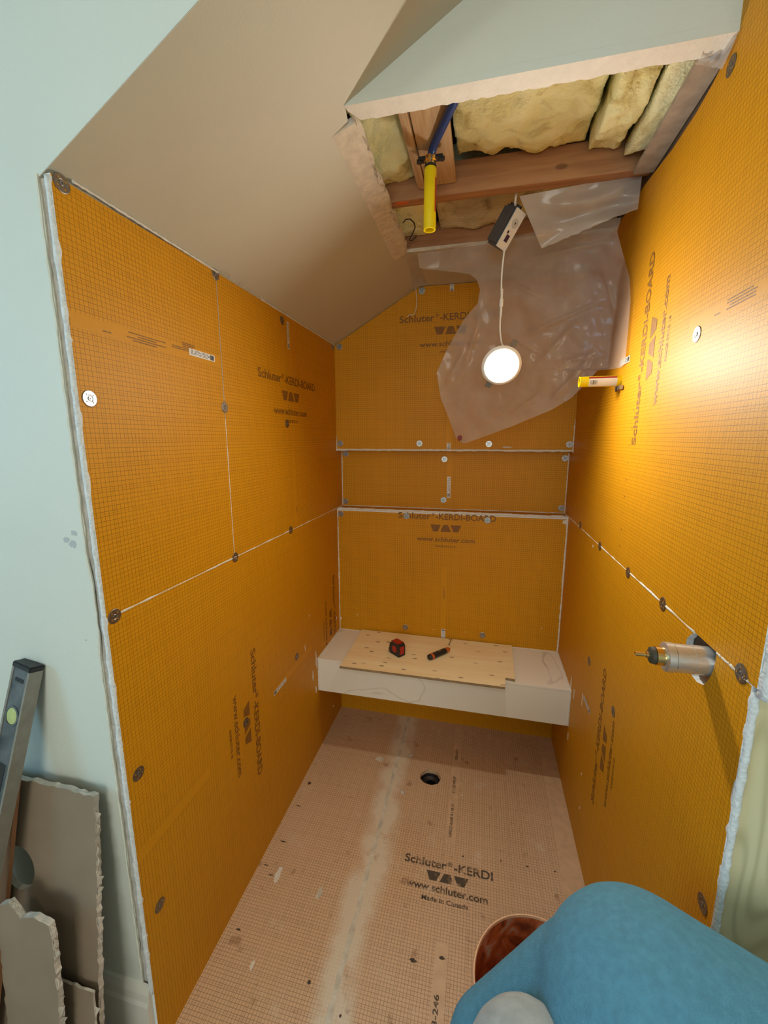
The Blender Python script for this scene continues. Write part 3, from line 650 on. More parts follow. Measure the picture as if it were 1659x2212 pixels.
# bare torn strip along the slope edge
r = random.Random(31); N = 60
inn = [Vector((.445+r.uniform(-.0022,.0022)+.004*math.sin(i*.3), .40+i*.70/N, ZC-.003)) for i in range(N+1)]
out_ = [Vector((XCUT-.003+r.uniform(-.0015,.0015), .40+i*.70/N, sl(XCUT)-.002)) for i in range(N+1)]
bm = bmesh.new(); a = [bm.verts.new(p) for p in out_]; b = [bm.verts.new(p) for p in inn]; c = [bm.verts.new(p+Vector((0.002,0,.016))) for p in inn]; d = [bm.verts.new(p+Vector((0,0,.016))) for p in out_]
for i in range(N):
    bm.faces.new((a[i],a[i+1],b[i+1],b[i])); bm.faces.new((b[i],b[i+1],c[i+1],c[i])); bm.faces.new((c[i],c[i+1],d[i+1],d[i]))
bm.faces.new((a[0],b[0],c[0],d[0])); bm.faces.new((a[-1],b[-1],c[-1],d[-1]))
mesh_obj('torn_edge', bm, M_PLASTER, ce)
for i in range(7):
    y = .42+i*.1; q = .446; bm = bmesh.new(); r2 = random.Random(i+50)
    bmesh.ops.create_icosphere(bm, subdivisions=2, radius=.008*r2.uniform(.7,1.5))
    for v in bm.verts: v.co = Vector((v.co.x*.7, v.co.y*1.7, v.co.z*.6))*(1+.3*nz(*v.co,90,i)) + Vector((q+r2.uniform(-.004,.004), y+r2.uniform(-.03,.03), ZC+.001))
    mesh_obj('gypsum_crumb', bm, M_PLASTER, ce)
prismo('flat_panel', [(XC,1.10,ZC),(W+.01,1.10,ZC),(W+.01,1.50,ZC),(XC,1.50,ZC)], (0,0,.0127), [M_CEIL, M_PLASTER], ce, 1)
fe = ragged((.447,.402,ZC), (W,.398,ZC), 60, .0030, 41, (0,1,0))
fe[0] = Vector((.437,.370,ZC))
bm = bmesh.new(); prism(bm, [(.433,Y1+.0004,ZC)]+fe+[(W,Y1+.0004,ZC)], (0,0,.016)); bm.normal_update(); bmesh.ops.triangulate(bm, faces=bm.faces[:]); mesh_obj('soffit_edge', bm, simple('fresh_plaster', (.86,.84,.78), .85, var=.08, scale=40, bump=.4, bscale=130), ce)
hd = prismo('wall_header', [(XC+.030,Y1,ZC+.0165),(W,Y1,ZC+.0165),(W,Y1,2.745),((2.745-ZT)/SL-.02,Y1,2.745)], (0,.013,0), [M_PAINT, M_PLASTER], None, 1)
boxo('header_edge', (XC+.004,Y1,ZC+.0002), (W,Y1+.0002,ZC+.0164), M_PAINT, hd)
structure(hd, 'pale painted drywall header above the opened shower ceiling', 'wall')
# thin compound line along the top of the left boards
bead(ce, (.001,.06,sl(.001)-.004), (.001,.50,sl(.001)-.005), .005, 71, 50); bead(ce, (.001,.74,sl(.001)-.004), (.001,D,sl(.001)-.004), .005, 72, 60)
bm = bmesh.new(); r = random.Random(4)
for i in range(26):
    t = r.random(); y = .50+.30*t; p = Vector((.004,y,sl(0)-.004)); q = p+Vector((r.uniform(.004,.03),r.uniform(-.02,.03),r.uniform(-.008,.012))); mid = (p+q)/2+Vector((0,0,.006))
    tube(bm, [p,mid,q], [.0005,.0005,.0003], 3)
mesh_obj('mesh_tape_threads', bm, M_PLASTER, ce)

# the roof space above the removed ceiling
rf = boxo('roof_deck', (.30,.34,2.66), (W+.10,1.66,2.70), M_ATTIC); structure(rf, 'dark roof decking above the opened ceiling', 'roof')
boxo('rafter_side', (.36,.37,2.30), (.385,1.62,2.66), M_ATTIC, rf)

def joist(name, a, b, mat, label, bev=.003):
    e = boxo(name, a, b, mat, None, bev); tag(e, label, 'beam'); return e
joist('ceiling_joist', (.40,.772,2.302), (W+.012,.810,2.392), M_JOIST, 'knotty reddish ceiling joist crossing the middle of the opening')
joist('ceiling_joist', (.40,1.105,2.301), (W+.012,1.143,2.391), M_JOIST, 'shaded ceiling joist along the far edge of the opening')
st = joist('strapping_board', (.557,.372,2.331), (.648,.770,2.350), M_STRAP, 'pale flat wooden strap running out to the joist, behind the blue pipe')
bm = bmesh.new(); prism(bm, [(.530,.372,2.328),(.553,.372,2.322),(.553,.372,2.36),(.530,.372,2.36)], (.002,.396,0)); bmesh.ops.bevel(bm, geom=bm.edges[:], offset=.002, segments=1, affect='EDGES')
o = mesh_obj('wood_batten', bm, M_STRAP); tag(o, 'narrow pale batten fixed along the left side of the strap', 'batten')
bm = bmesh.new(); box(bm, (W-.040,.40,2.2905), (W+.010,.770,2.302)); o = mesh_obj('wood_nailer', bm, simple('nailer', (.45,.36,.28), .8, var=.3, scale=30)); tag(o, 'short grey nailing board beside the right wall at the opening', 'batten')

def batt(name, label, x0, x1, y0, y1, zf, mat, seed, amp=.02, thick=.10, nx=44, ny=44):
    bm = bmesh.new(); lowv = []; topv = []
    for j in range(ny+1):
        rl, rt = [], []
        for i in range(nx+1):
            u, v = i/nx, j/ny; x = x0+(x1-x0)*u; y = y0+(y1-y0)*v
            e = min(u,1-u,v,1-v); lift = .012*math.exp(-e*12)
            z = zf(u,v) + lift + amp*(nz(x,y,0,11,seed)+.55*nz(x,y,0,27,seed+3)+.3*nz(x,y,0,60,seed+5))
            wx, wy = .010*nz(x,y,1,16,seed+9), .010*nz(x,y,2,16,seed+11)
            if i in (0,nx): wx *= .5
            rl.append(bm.verts.new((x+wx,y+wy,z))); rt.append(bm.verts.new((x,y,max(zf(u,v)+thick, z+.02))))
        lowv.append(rl); topv.append(rt)
    for j in range(ny):
        for i in range(nx):
            bm.faces.new((lowv[j][i],lowv[j+1][i],lowv[j+1][i+1],lowv[j][i+1])); bm.faces.new((topv[j][i],topv[j][i+1],topv[j+1][i+1],topv[j+1][i]))
    for i in range(nx):
        bm.faces.new((lowv[0][i],lowv[0][i+1],topv[0][i+1],topv[0][i])); bm.faces.new((lowv[ny][i+1],lowv[ny][i],topv[ny][i],topv[ny][i+1]))
    for j in range(ny):
        bm.faces.new((lowv[j+1][0],lowv[j][0],topv[j][0],topv[j+1][0])); bm.faces.new((lowv[j][nx],lowv[j+1][nx],topv[j+1][nx],topv[j][nx]))
    o = mesh_obj(name, bm, mat, None, True); tag(o, label, 'insulation', 'fibreglass batts in the ceiling opening'); return o
batt('insulation_batt', 'yellow insulation batt between the sloping ceiling edge and the wooden strap', .405, .520, .375, .768, lambda u,v: 2.345-.02*v+.03*u, M_INS, 1)
batt('insulation_batt', 'largest yellow insulation batt, right of the strap in front of the joist', .652, 1.000, .372, .768, lambda u,v: 2.385-.02*math.sin(PI*v), M_INS, 2, .018)
batt('insulation_batt', 'yellow insulation batt drooping over the right end of the joist', 1.012, 1.092, .372, .765, lambda u,v: 2.352-.035*math.sin(PI*min(1,v*1.1)), M_INS, 3, .018)
batt('insulation_batt', 'pale yellow insulation tuft against the right wall under the header', 1.104, 1.166, .405, .760, lambda u,v: 2.330-.012*math.sin(PI*v), M_INSP, 4, .010, .04, 26, 40)
bt = batt('insulation_batt', 'yellow insulation batt marked with a black squiggle beyond the joist', .405, .556, .815, 1.10, lambda u,v: 2.325+.02*u, M_INS, 5, .010)
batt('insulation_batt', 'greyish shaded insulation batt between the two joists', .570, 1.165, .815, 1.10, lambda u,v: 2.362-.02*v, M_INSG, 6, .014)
smear(bpy.data.objects['ceiling_joist'], hit(868,438,2,2.3012), (1,0,0), (0,1,0), (0,0,-1), .030, .010, 333, simple('orange_paint', (.70,.16,.04), .7)).name = 'paint_mark'
# the marker squiggle
sq = [hit(px,py,2,2.326) for px,py in [(871,475),(876,468),(886,467),(894,474),(897,484),(893,495),(888,505),(884,513),(890,514),(899,506)]]
tubeo('marker_line', [p-Vector((0,0,.009)) for p in sq], .0022, M_BLK, bt, 5)

# ------------------------------------------------------------------ blue water pipe with yellow sleeve
def sleeve_profile(r_, l): return [(r_*.80,0),(r_*.80,l),(r_,l),(r_,0),(r_*.80,0)]
pp = empty('shower_head_pipe', (.592,.60,2.33)); tag(pp, 'blue water pipe ending in a hanging yellow sleeve beside the strap', 'pipe')
pp.location = (0,0,0)
curve = [Vector((.690,.36,2.335)),Vector((.672,.42,2.335)),Vector((.650,.47,2.336)),Vector((.625,.53,2.340)),Vector((.605,.575,2.341)),Vector((.595,.595,2.332)),Vector((.592,.602,2.318))]
def smooth_path(pts, n=6):
    out = []
    for i in range(len(pts)-1):
        p0, p1, p2, p3 = pts[max(i-1,0)], pts[i], pts[i+1], pts[min(i+2,len(pts)-1)]
        for k in range(n):
            t = k/n; out.append(.5*((2*p1)+(p2-p0)*t+(2*p0-5*p1+4*p2-p3)*t*t+(-p0+3*p1-3*p2+p3)*t**3))
    return out+[pts[-1]]
for p in curve: p.z -= .018
tubeo('blue_pipe', smooth_path(curve), .0105, M_BLUEP, pp, 14)
bm = bmesh.new(); box(bm, (.560,.594,2.303), (.625,.612,2.311)); 
for sx in (-1,1): lathe(bm, [(.0,0),(.008,0),(.008,.006),(0,.006)], (.592+sx*.030,.603,2.301), (0,0,1), 14)
mesh_obj('mounting_ear', bm, M_BLACKP, pp)
latheo('brass_elbow', [(0,0),(.0165,0),(.0165,-.010),(.0145,-.012),(.0145,-.030),(0,-.030)], (.592,.602,2.310), (0,0,1), M_BRASS, pp, 20)
ys = latheo('yellow_sleeve', [(.0128,-.016),(.0128,-.150),(.0165,-.150),(.0165,-.004),(.0150,.0),(.0120,.0)], (.592,.602,2.284), (0,0,1), M_YELP, pp, 28)
latheo('clamp_ring', [(.0120,-.002),(.0160,-.002),(.0160,.004),(.0120,.004)], (.592,.602,2.286), (0,0,1), M_BLACKP, pp, 20)
bm = bmesh.new()
for k in range(5):
    a0, a1 = -.55+k*.16, -.55+(k+1)*.16
    v = [bm.verts.new((.592+.0168*math.cos(a)*1.0, .602+.0168*math.sin(a), z)) for a,z in ((a0,2.258),(a1,2.258),(a1,2.176),(a0,2.176))]
    bm.faces.new(v)
mesh_obj('red_label', bm, M_REDL, ys)

# yellow sleeve standing out of the right wall
py_, pz_ = .856, 1.752
pq = empty('wall_pipe'); tag(pq, 'yellow sleeve with white label sticking out of the right wall below the plastic', 'pipe')
yw = latheo('yellow_sleeve', [(.0,.004),(.0128,.004),(.0128,-.004),(.0165,-.004),(.0165,.120),(.0128,.120),(.0128,.012),(0,.012)], (W,py_,pz_), (-1,0,0), M_YELP, pq, 28)
bm = bmesh.new(); bm2 = bmesh.new()
for k in range(14):
    a0, a1 = 2.2+k*.15, 2.2+(k+1)*.15
    f = lambda a, x: (x, py_+.0168*math.cos(a), pz_+.0168*math.sin(a))
    tgt = bm2 if k < 3 else bm
    tgt.faces.new([tgt.verts.new(p) for p in (f(a0,W-.094),f(a1,W-.094),f(a1,W-.012),f(a0,W-.012))])
mesh_obj('paper_label', bm, M_LABEL, yw); mesh_obj('red_label', bm2, M_REDL, yw)
bm = bmesh.new(); r = random.Random(8); x = W-.090
while x < W-.070:
    b = r.uniform(.0008,.002)
    for k in range(4):
        a0, a1 = 3.0+k*.2, 3.0+(k+1)*.2; f = lambda a, x: (x, py_+.01695*math.cos(a), pz_+.01695*math.sin(a))
        bm.faces.new([bm.verts.new(p) for p in (f(a0,x),f(a1,x),f(a1,x+b),f(a0,x+b))])
    x += b+r.uniform(.001,.0018)
mesh_obj('barcode', bm, M_BLK, yw)
boxo('mounting_ear', (W-.012,py_-.045,pz_-.030), (W-.003,py_-.022,pz_-.018), M_METAL, pq)

# ------------------------------------------------------------------ plastic vapour barrier
def interp(tab, x):
    if x <= tab[0][0]: return tab[0][1]
    for (a,b),(c,d) in zip(tab, tab[1:]):
        if x <= c: return b+(d-b)*(x-a)/(c-a)
    return tab[-1][1]
LT = [(470,1338),(545,902),(580,906),(586,968),(592,1015),(605,1030),(625,1037),(655,1032),(690,1002),(750,968),(805,943),(860,952),(900,968),(945,985),(958,1000)]
RT = [(470,1342),(500,1333),(545,1345),(600,1360),(650,1362),(700,1358),(785,1350),(796,1340),(799,1292),(830,1264),(860,1234),(885,1192),(920,1108),(940,1055),(958,1004)]
def sheet_y(px, py):
    a = (px-950)/400
    y = 1.108 + .10*max(0,(py-545)/420) - .24*max(0,a)**1.25 + .03*math.sin((py-500)/110)*(.4+a)
    return y
RIDGES = [(1095,742,1320,640,.010),(1060,705,1200,780,.006),(1000,800,1036,690,.012),(960,840,1010,740,.010),(1150,800,1250,690,.008),(1180,880,1290,750,.014),(1210,860,1280,770,.012),(1200,790,1290,760,.012),(1100,900,1180,840,.008),(1020,930,1120,860,.007),(1120,560,1330,520,.008),(1090,600,1180,650,.006),(1300,560,1350,760,.008)]
rows = sorted(set([470+i*3 for i in range(163)]+[958])); nu = 130
bm = bmesh.new(); grid = []
for j, py in enumerate(rows):
    l, r_ = interp(LT, py), interp(RT, py); row = []
    for i in range(nu+1):
        px = l+(r_-l)*i/nu
        crump = 1 + 4.5*math.exp(-((px-1235)/70)**2-((py-820)/60)**2)
        fold = .010*math.sin((px*.8+py*1.4)/42+2*nz(px,py,0,.01,4))
        w = (.014*nz(px,py,0,.011,1)+.008*nz(px,py,0,.03,2)+.0012*crump*nz(px,py,0,.060,3)+fold*.55)
        for (ax_,ay_,bx_,by_,h_) in RIDGES:
            dx_, dy_ = bx_-ax_, by_-ay_; L2 = dx_*dx_+dy_*dy_; t_ = ((px-ax_)*dx_+(py-ay_)*dy_)/L2
            if -.1 < t_ < 1.1:
                d_ = abs((px-ax_)*dy_-(py-ay_)*dx_)/L2**.5 + 4*nz(t_,h_,0,6,7)
                w -= h_*math.exp(-(d_/6)**2)*max(0,math.sin(PI*min(1,max(0,t_))))
        y = sheet_y(px,py) + w*min(1, max(0,(py-(545-(px-900)*.17))/60))
        p = hit(px,py,1,y)
        if p.x > W-.008: p = hit(px,py,0,W-.008)
        if p.z > ZC-.002: p = hit(px,py,2,ZC-.002)
        row.append(bm.verts.new(p))
    grid.append(row)
for j in range(len(rows)-1):
    for i in range(nu): bm.faces.new((grid[j][i],grid[j][i+1],grid[j+1][i+1],grid[j+1][i]))
bmesh.ops.remove_doubles(bm, verts=bm.verts, dist=1e-5)
sh = mesh_obj('plastic_sheet', bm, M_POLY, None, True); tag(sh, 'large torn translucent plastic sheet hanging from the ceiling behind the lamp', 'plastic sheet')
smear(sh, hit(993,946,1,sheet_y(993,946)-.02), (1,0,.3), (-.3,0,1), (0,-1,0), .012, .014, 334, simple('red_tape', (.22,.02,.02), .6)).name = 'red_tape'
def flap(name, label, quad_px, ys4, n, amp, seed, mat, zclip=None):
    bm = bmesh.new(); g_ = []
    (a,b,c,d) = [Vector((*q,0)) for q in quad_px]
    for j in range(n+1):
        row = []
        for i in range(n+1):
            u, v = i/n, j/n; q = (a*(1-u)+b*u)*(1-v)+(d*(1-u)+c*u)*v
            y = (ys4[0]*(1-u)+ys4[1]*u)*(1-v)+(ys4[3]*(1-u)+ys4[2]*u)*v + amp*nz(u,v,0,3,seed)*(v*.8+.2)
            jag = 4*nz(u,v,0,14,seed+2) if j == n else 0
            p = hit(q.x, q.y+jag, 1, y)
            if p.x > W-.006: p = hit(q.x, q.y+jag, 0, W-.006)
            row.append(bm.verts.new(p))
        g_.append(row)
    for j in range(n):
        for i in range(n): bm.faces.new((g_[j][i],g_[j][i+1],g_[j+1][i+1],g_[j+1][i]))
    o = mesh_obj(name, bm, mat, None, True); tag(o, label, 'plastic sheet'); return o
flap('plastic_sheet', 'loose translucent plastic flap hanging from the joist above the larger sheet', [(1122,424),(1388,373),(1378,450),(1170,537)], (.806,.806,.80,.86), 26, .03, 3, M_POLY2)
flap('plastic_sheet', 'torn plastic strip along the end of the sloping ceiling edge', [(878,548),(900,548),(922,612),(893,626)], (1.085,1.085,1.44,1.46), 12, .004, 5, M_POLY2)
flap('plastic_sheet', 'shiny plastic scrap tucked above the right wall at the header', [(1545,92),(1592,78),(1560,150),(1500,138)], (.385,.36,.43,.40), 12, .02, 6, M_POLY2)
o = tubeo('plastic_thread', smooth_path([hit(px,py,1,1.45) for px,py in [(898,622),(900,650),(898,670),(893,680),(886,680),(880,684)]], 4), .0014, M_WHITEP, None, 5)
tag(o, 'thin curled plastic strand dangling before the back wall', 'strand')

# ------------------------------------------------------------------ hanging lamp and its driver box
LP = hit(1083,790,1,.85); LN = Vector((.10,-.88,-.46)).normalized()
s_, u_ = frame_of(LN); u_ = (Vector((0,0,1))-LN*LN.z).normalized(); s_ = LN.cross(u_)*-1
lamp = empty('led_downlight'); tag(lamp, 'round white LED downlight hanging lit on its cord before the plastic', 'lamp')
latheo('trim_ring', [(.044,.002),(.047,.004),(.053,.0055),(.060,.004),(.065,.0),(.064,-.004),(.054,-.006),(.050,-.020),(.030,-.024),(0,-.024)], LP, LN, M_WHITEP, lamp, 48)
latheo('diffuser', [(0,.0200),(.014,.0190),(.026,.0158),(.037,.0100),(.043,.0055),(.046,.002)], LP, LN, M_LED, lamp, 48)
for sgn in (-1,1):
    bm = bmesh.new(); dirv = (u_*.9+s_*.45).normalized()*sgn; t_ = LN.cross(dirv).normalized(); c = LP+dirv*.060-LN*.010
    for k in range(1):
        a = c+dirv*.026; pts = [c+t_*.010, a+t_*.010, a-t_*.010, c-t_*.010]; prism(bm, pts, LN*-.003)
    mesh_obj('spring_clip', bm, M_METAL, lamp)
LAMP_TOP = LP + u_*.060 - LN*.016
BOXC = hit(1103,497,1,.865)
cord_top = hit(1090,535,1,.845)
conn = hit(1083,655,1,.855)
tubeo('cord', smooth_path([cord_top, cord_top.lerp(conn,.5)+Vector((-.004,0,0)), conn, hit(1080,705,1,.86), hit(1083,738,1,.862), LAMP_TOP], 5), .0028, M_WHITEP, lamp, 8)
cdir = (conn-cord_top).normalized()
latheo('cord_connector', [(0,-.042),(.0032,-.042),(.0040,-.012),(.0062,-.012),(.0065,.008),(.0042,.012),(.0036,.040),(0,.040)], conn, cdir, M_WHITEP, lamp, 16)
drv = empty('driver_box'); tag(drv, 'small grey metal driver box with white face hanging under the joist', 'electrical box')
# local frame of the box: face plate faces the lower right and the camera
fx = Vector((.50,-.25,.78)).normalized(); fn = Vector((.58,-.62,-.53)); fn = (fn-fx*fn.dot(fx)).normalized(); fy = fn.cross(fx).normalized()
def obox(bm, c, hx, hy, hz, X, Y, Z):
    vs = [bm.verts.new(c+X*a*hx+Y*b*hy+Z*d*hz) for a,b,d in ((-1,-1,-1),(1,-1,-1),(1,1,-1),(-1,1,-1),(-1,-1,1),(1,-1,1),(1,1,1),(-1,1,1))]
    for f in ((0,3,2,1),(4,5,6,7),(0,1,5,4),(1,2,6,5),(2,3,7,6),(3,0,4,7)): bm.faces.new([vs[i] for i in f])
bm = bmesh.new(); obox(bm, BOXC-fn*.030, .058, .026, .030, fx, fy, fn); bmesh.ops.bevel(bm, geom=bm.edges[:], offset=.008, segments=2, affect='EDGES')
mesh_obj('housing', bm, simple('grey_metal', (.13,.13,.14), .5, .3, var=.2), drv)
bm = bmesh.new(); obox(bm, BOXC+fn*.001, .056, .022, .0018, fx, fy, fn); fp = mesh_obj('face_plate', bm, M_WHITEP, drv)
latheo('dial', [(0,.0),(.013,.0),(.013,.0012),(0,.0012)], BOXC+fx*.020+fn*.0030, fn, simple('dial_grey', (.60,.60,.58), .5), fp, 24)
bm = bmesh.new(); obox(bm, BOXC+fx*.020+fn*.0046, .0035, .0014, .0006, fx, fy, fn); mesh_obj('dial_slot', bm, M_BLK, fp)
bm = bmesh.new(); obox(bm, BOXC-fx*.024+fn*.0033, .010, .007, .0010, fx, fy, fn); obox(bm, BOXC-fx*.008+fy*.008+fn*.0033, .004, .003, .0008, fx, fy, fn); mesh_obj('printed_mark', bm, simple('dark_purple', (.05,.02,.06), .6), fp)
bm = bmesh.new()
for k in (-1,1):
    lathe(bm, [(0,0),(.009,0),(.009,.010),(0,.010)], BOXC-fn*.035+fx*.056+fy*k*.0+fn*k*.016, fx, 14)
mesh_obj('knockout', bm, M_BLACKP, drv)
tubeo('supply_cable', smooth_path([hit(1117,420,1,.82)+Vector((0,.01,.03)), hit(1113,436,1,.84), BOXC+fx*.055-fn*.03], 5), .0035, M_WHITEP, drv, 8)

# ------------------------------------------------------------------ shower valve
VY, VZ = .182, 1.166
va = empty('shower_valve'); tag(va, 'bare chrome and brass shower valve cartridge jutting from the right wall', 'valve')
vo = (W,VY,VZ); vx = (-1,0,0)
latheo('valve_body', [(0,-.035),(.0265,-.035),(.0265,.022),(.0255,.0225),(.0255,.0235),(.0262,.024),(.0262,.052),(0,.052)], vo, vx, M_CHROME, va, 40)
latheo('retaining_nut', [(.024,.052),(.0275,.053),(.0275,.066),(.024,.068),(0,.068)], vo, vx, M_CHROME, va, 12, True)
latheo('cartridge', [(0,.066),(.0175,.066),(.0175,.082),(.0150,.083),(0,.083)], vo, vx, M_BRASS, va, 32)
latheo('gasket', [(0,.083),(.0165,.083),(.0150,.090),(.0085,.093),(0,.093)], vo, vx, simple('dark_rubber', (.05,.045,.03), .6), va, 28)
latheo('stem', [(0,.092),(.0062,.092),(.0062,.097),(.0042,.098),(.0042,.116),(0,.117)], vo, vx, M_BRASS, va, 14)
bm = bmesh.new(); prism(bm, [(W+.006,.165,1.150),(W+.006,.215,1.150),(W+.006,.200,1.118),(W+.006,.178,1.120)], (.006,0,0)); mesh_obj('valve_plate', bm, M_METALD, va)

# ------------------------------------------------------------------ bench, plywood and tools
bn = empty('bench', (0,0,0)); tag(bn, 'floating shower bench clad in white veined marble tile', 'bench')
boxo('seat_tile', (.001,YB,ZB-.010), (W-.001,DL,ZB), M_MARBLE, bn, .0008)
boxo('front_tile', (.001,YB+.0005,ZB2), (W-.001,YB+.0105,ZB-.0105), M_MARBLE, bn, .0006)
boxo('core', (.001,YB+.011,ZB2+.002), (W-.001,DL,ZB-.011), M_PLAIN, bn)
def bead_b(p0,p1,w,seed):
    o = bead(bn,p0,p1,w,seed,40,.4); o.name = 'grout_bead'
bead_b((.001,YB,ZB),(.001,DL,ZB),.007,201); bead_b((W-.001,YB,ZB),(W-.001,DL,ZB),.006,202)
bead_b((.001,YB,ZB2),(.001,YB,ZB+.004),.008,203); bead_b((W-.001,YB,ZB2),(W-.001,YB,ZB),.008,204)
bead_b((.001,DL,ZB),(W-.001,DL,ZB),.004,205)
zt_ = ZB+.0125; zb_ = ZB+.0007
out = [(.135,1.460),(.946,1.460),(.940,1.140),(.899,1.145),(.893,1.070),(.136,1.068)]
bm = bmesh.new(); a = [bm.verts.new((x,y,zt_)) for x,y in out]; b = [bm.verts.new((x,y,zb_)) for x,y in out]
bm.faces.new(a); bm.faces.new(b[::-1])
for i in range(6): bm.faces.new((a[i],b[i],b[(i+1)%6],a[(i+1)%6])).material_index = 1
bm.normal_update(); bmesh.ops.triangulate(bm, faces=[f for f in bm.faces if len(f.verts) > 4])
pw = mesh_obj('plywood_offcut', bm, [M_PLY, M_PLYE]); tag(pw, 'notched plywood offcut lying on the white bench', 'board')
# tape measure
tp = hit(858,1412,2,zt_); tm = empty('tape_measure', tp); tag(tm, 'black and red tape measure standing on the plywood', 'tape measure')
def rounded_side(w, h, n=8):
    pts = [(-w/2,0),(w/2,0)]
    for i in range(n+1):
        a = i/n*PI/2; pts.append((w/2-.020+.020*math.cos(a), h-.020+.020*math.sin(a)))
    for i in range(n+1):
        a = PI/2+i/n*PI/2; pts.append((-w/2+.028+.028*math.cos(a), h-.028+.028*math.sin(a)))
    return pts
bm = bmesh.new(); prism(bm, [(x,-.021,z+.0005) for x,z in rounded_side(.072,.066)], (0,.042,0)); bmesh.ops.bevel(bm, geom=[e for e in bm.edges if e.calc_face_angle(0) > .9], offset=.004, segments=2, affect='EDGES')
mesh_obj('case', bm, M_BLACKP, tm)
bm = bmesh.new(); prism(bm, [(x*.96,-.0195,z*1.0) for x,z in [(-.012,.0672),(.026,.0672),(.030,.0667),(-.018,.0665)]], (0,.039,0)); box(bm, (-.024,-.0195,.0652), (.020,.0195,.0675)); mesh_obj('top_grip', bm, M_REDP, tm)
bm = bmesh.new(); box(bm, (.0352,-.013,.012), (.0372,.013,.052)); mesh_obj('red_panel', bm, M_REDP, tm)
bm = bmesh.new(); box(bm, (-.046,-.012,.0008), (-.030,.012,.030)); box(bm, (-.050,-.013,.004), (-.045,.013,.020)); mesh_obj('mouth', bm, M_BLACKP, tm)
bm = bmesh.new(); lathe(bm, [(0,0),(.017,0),(.017,.0015),(0,.0015)], (.004,-.0215,.034), (0,-1,0), 24); mesh_obj('side_badge', bm, M_REDP, tm)
tm.rotation_euler = (0,0,R(-38))
# utility knife
kp = hit(947,1417,2,zt_); kn = empty('utility_knife', kp); tag(kn, 'black and orange utility knife lying on the plywood', 'knife')
def oval_body(name, xs, ws, hs, mat, par):
    bm = bmesh.new(); rings = []
    for x, w, h in zip(xs, ws, hs):
        rings.append([bm.verts.new((x, w*math.cos(2*PI*k/14), .0135+h*math.sin(2*PI*k/14))) for k in range(14)])
    for a, b in zip(rings, rings[1:]):
        for k in range(14): bm.faces.new((a[k],a[(k+1)%14],b[(k+1)%14],b[k]))
    bm.faces.new(rings[0][::-1]); bm.faces.new(rings[-1]); return mesh_obj(name, bm, mat, par, True)
oval_body('handle', [-.066,-.062,-.05,0,.035,.05], [.011,.015,.016,.0155,.016,.0145], [.010,.0128,.013,.0128,.013,.012], M_BLACKP, kn)
oval_body('rear_collar', [-.052,-.050,-.040,-.038], [.0162,.0168,.0168,.0160], [.0132,.0136,.0136,.0130], M_ORP, kn)
oval_body('nose', [.048,.052,.068,.078], [.0148,.015,.013,.006], [.0122,.0125,.010,.005], M_ORP, kn)
oval_body('slider', [.0,.002,.016,.018], [.004,.006,.006,.004], [.0136,.0146,.0146,.0136], M_METAL, kn)
kn.rotation_euler = (0,0,R(50))
# loose nail
na, nb = hit(970,1392,2,zt_+.003), hit(975,1379,2,zt_+.003); na = Vector((na.x,na.y,zt_+.003))
o = empty('nail'); tag(o, 'loose dark nail lying on the plywood behind the knife', 'nail')
dn = Vector((nb.x-na.x, nb.y-na.y, 0)).normalized()
latheo('shank', [(0,0),(.0017,0),(.0017,.060),(0,.068)], na, dn, M_METALD, o, 10); latheo('head', [(0,-.0015),(.0038,-.0015),(.0038,0),(0,0)], na, dn, M_METALD, o, 14)

# ------------------------------------------------------------------ things leaning on the pale wall
def along(a, b, t): return a+(b-a)*t
# spirit level
lt = Vector((-.186,.018,1.076)); lb = Vector((-.326,-.252,.002))    # its rear right edge, top and foot
X = (lt-lb).normalized(); Yv = Vector((1,-.12,0)); Yv = (Yv-X*Yv.dot(X)).normalized(); Zv = X.cross(Yv).normalized()
lb = lb + X*.008
lv = empty('spirit_level'); tag(lv, 'dusty black and aluminium spirit level leaning on the pale wall', 'level')
LN_ = (lt-lb).length - .004
def lbox(name, c0, c1, y0, y1, z0, z1, mat, par, bev=.0):
    bm = bmesh.new(); obox(bm, lb+X*(c0+c1)/2+Yv*(y0+y1)/2+Zv*(z0+z1)/2, (c1-c0)/2, (y1-y0)/2, (z1-z0)/2, X, Yv, Zv)
    if bev: bmesh.ops.bevel(bm, geom=bm.edges[:], offset=bev, segments=2, affect='EDGES')
    return mesh_obj(name, bm, mat, par)
M_LVB = simple('dusty_black', (.022,.034,.045), .5, var=.0, scale=20, col2=(.15,.17,.18), detail=9)
M_ALU = simple('dusty_aluminium', (.34,.32,.27), .5, .35, var=.2, scale=40)
TH = .028; WD = .060
lbox('right_rail', .012, LN_-.012, -.006, 0, -TH, 0, M_ALU, lv)
lbox('left_rail', .012, LN_-.012, -WD, -WD+.006, -TH, 0, M_ALU, lv)
web = lbox('web', .012, LN_-.012, -WD+.006, -.006, -TH+.002, -.002, M_LVB, lv)
for a, b in ((0,.012),(LN_-.012,LN_)):
    lbox('end_cap', a, b, -WD-.001, .001, -TH-.001, .001, M_BLACKP, lv, .002)
def lpt(c, y, z): return lb+X*c+Yv*y+Zv*z
for c in (LN_-.115, LN_*.5, .115):
    v = latheo('vial_ring', [(.018,0),(.023,0),(.023,.002),(.018,.002)], lpt(c,-WD/2,-TH+.002), -Zv, M_LVB, lv, 28)
    latheo('vial', [(0,.0035),(.010,.003),(.0175,.0012),(.018,.0)], lpt(c,-WD/2,-TH+.002), -Zv, simple('vial_green', (.55,.62,.25), .25, var=.15, scale=60), lv, 28)
lbox('hang_slot', LN_-.040, LN_-.032, -WD/2-.014, -WD/2+.014, -TH+.0012, -TH+.0022, M_BLK, lv)
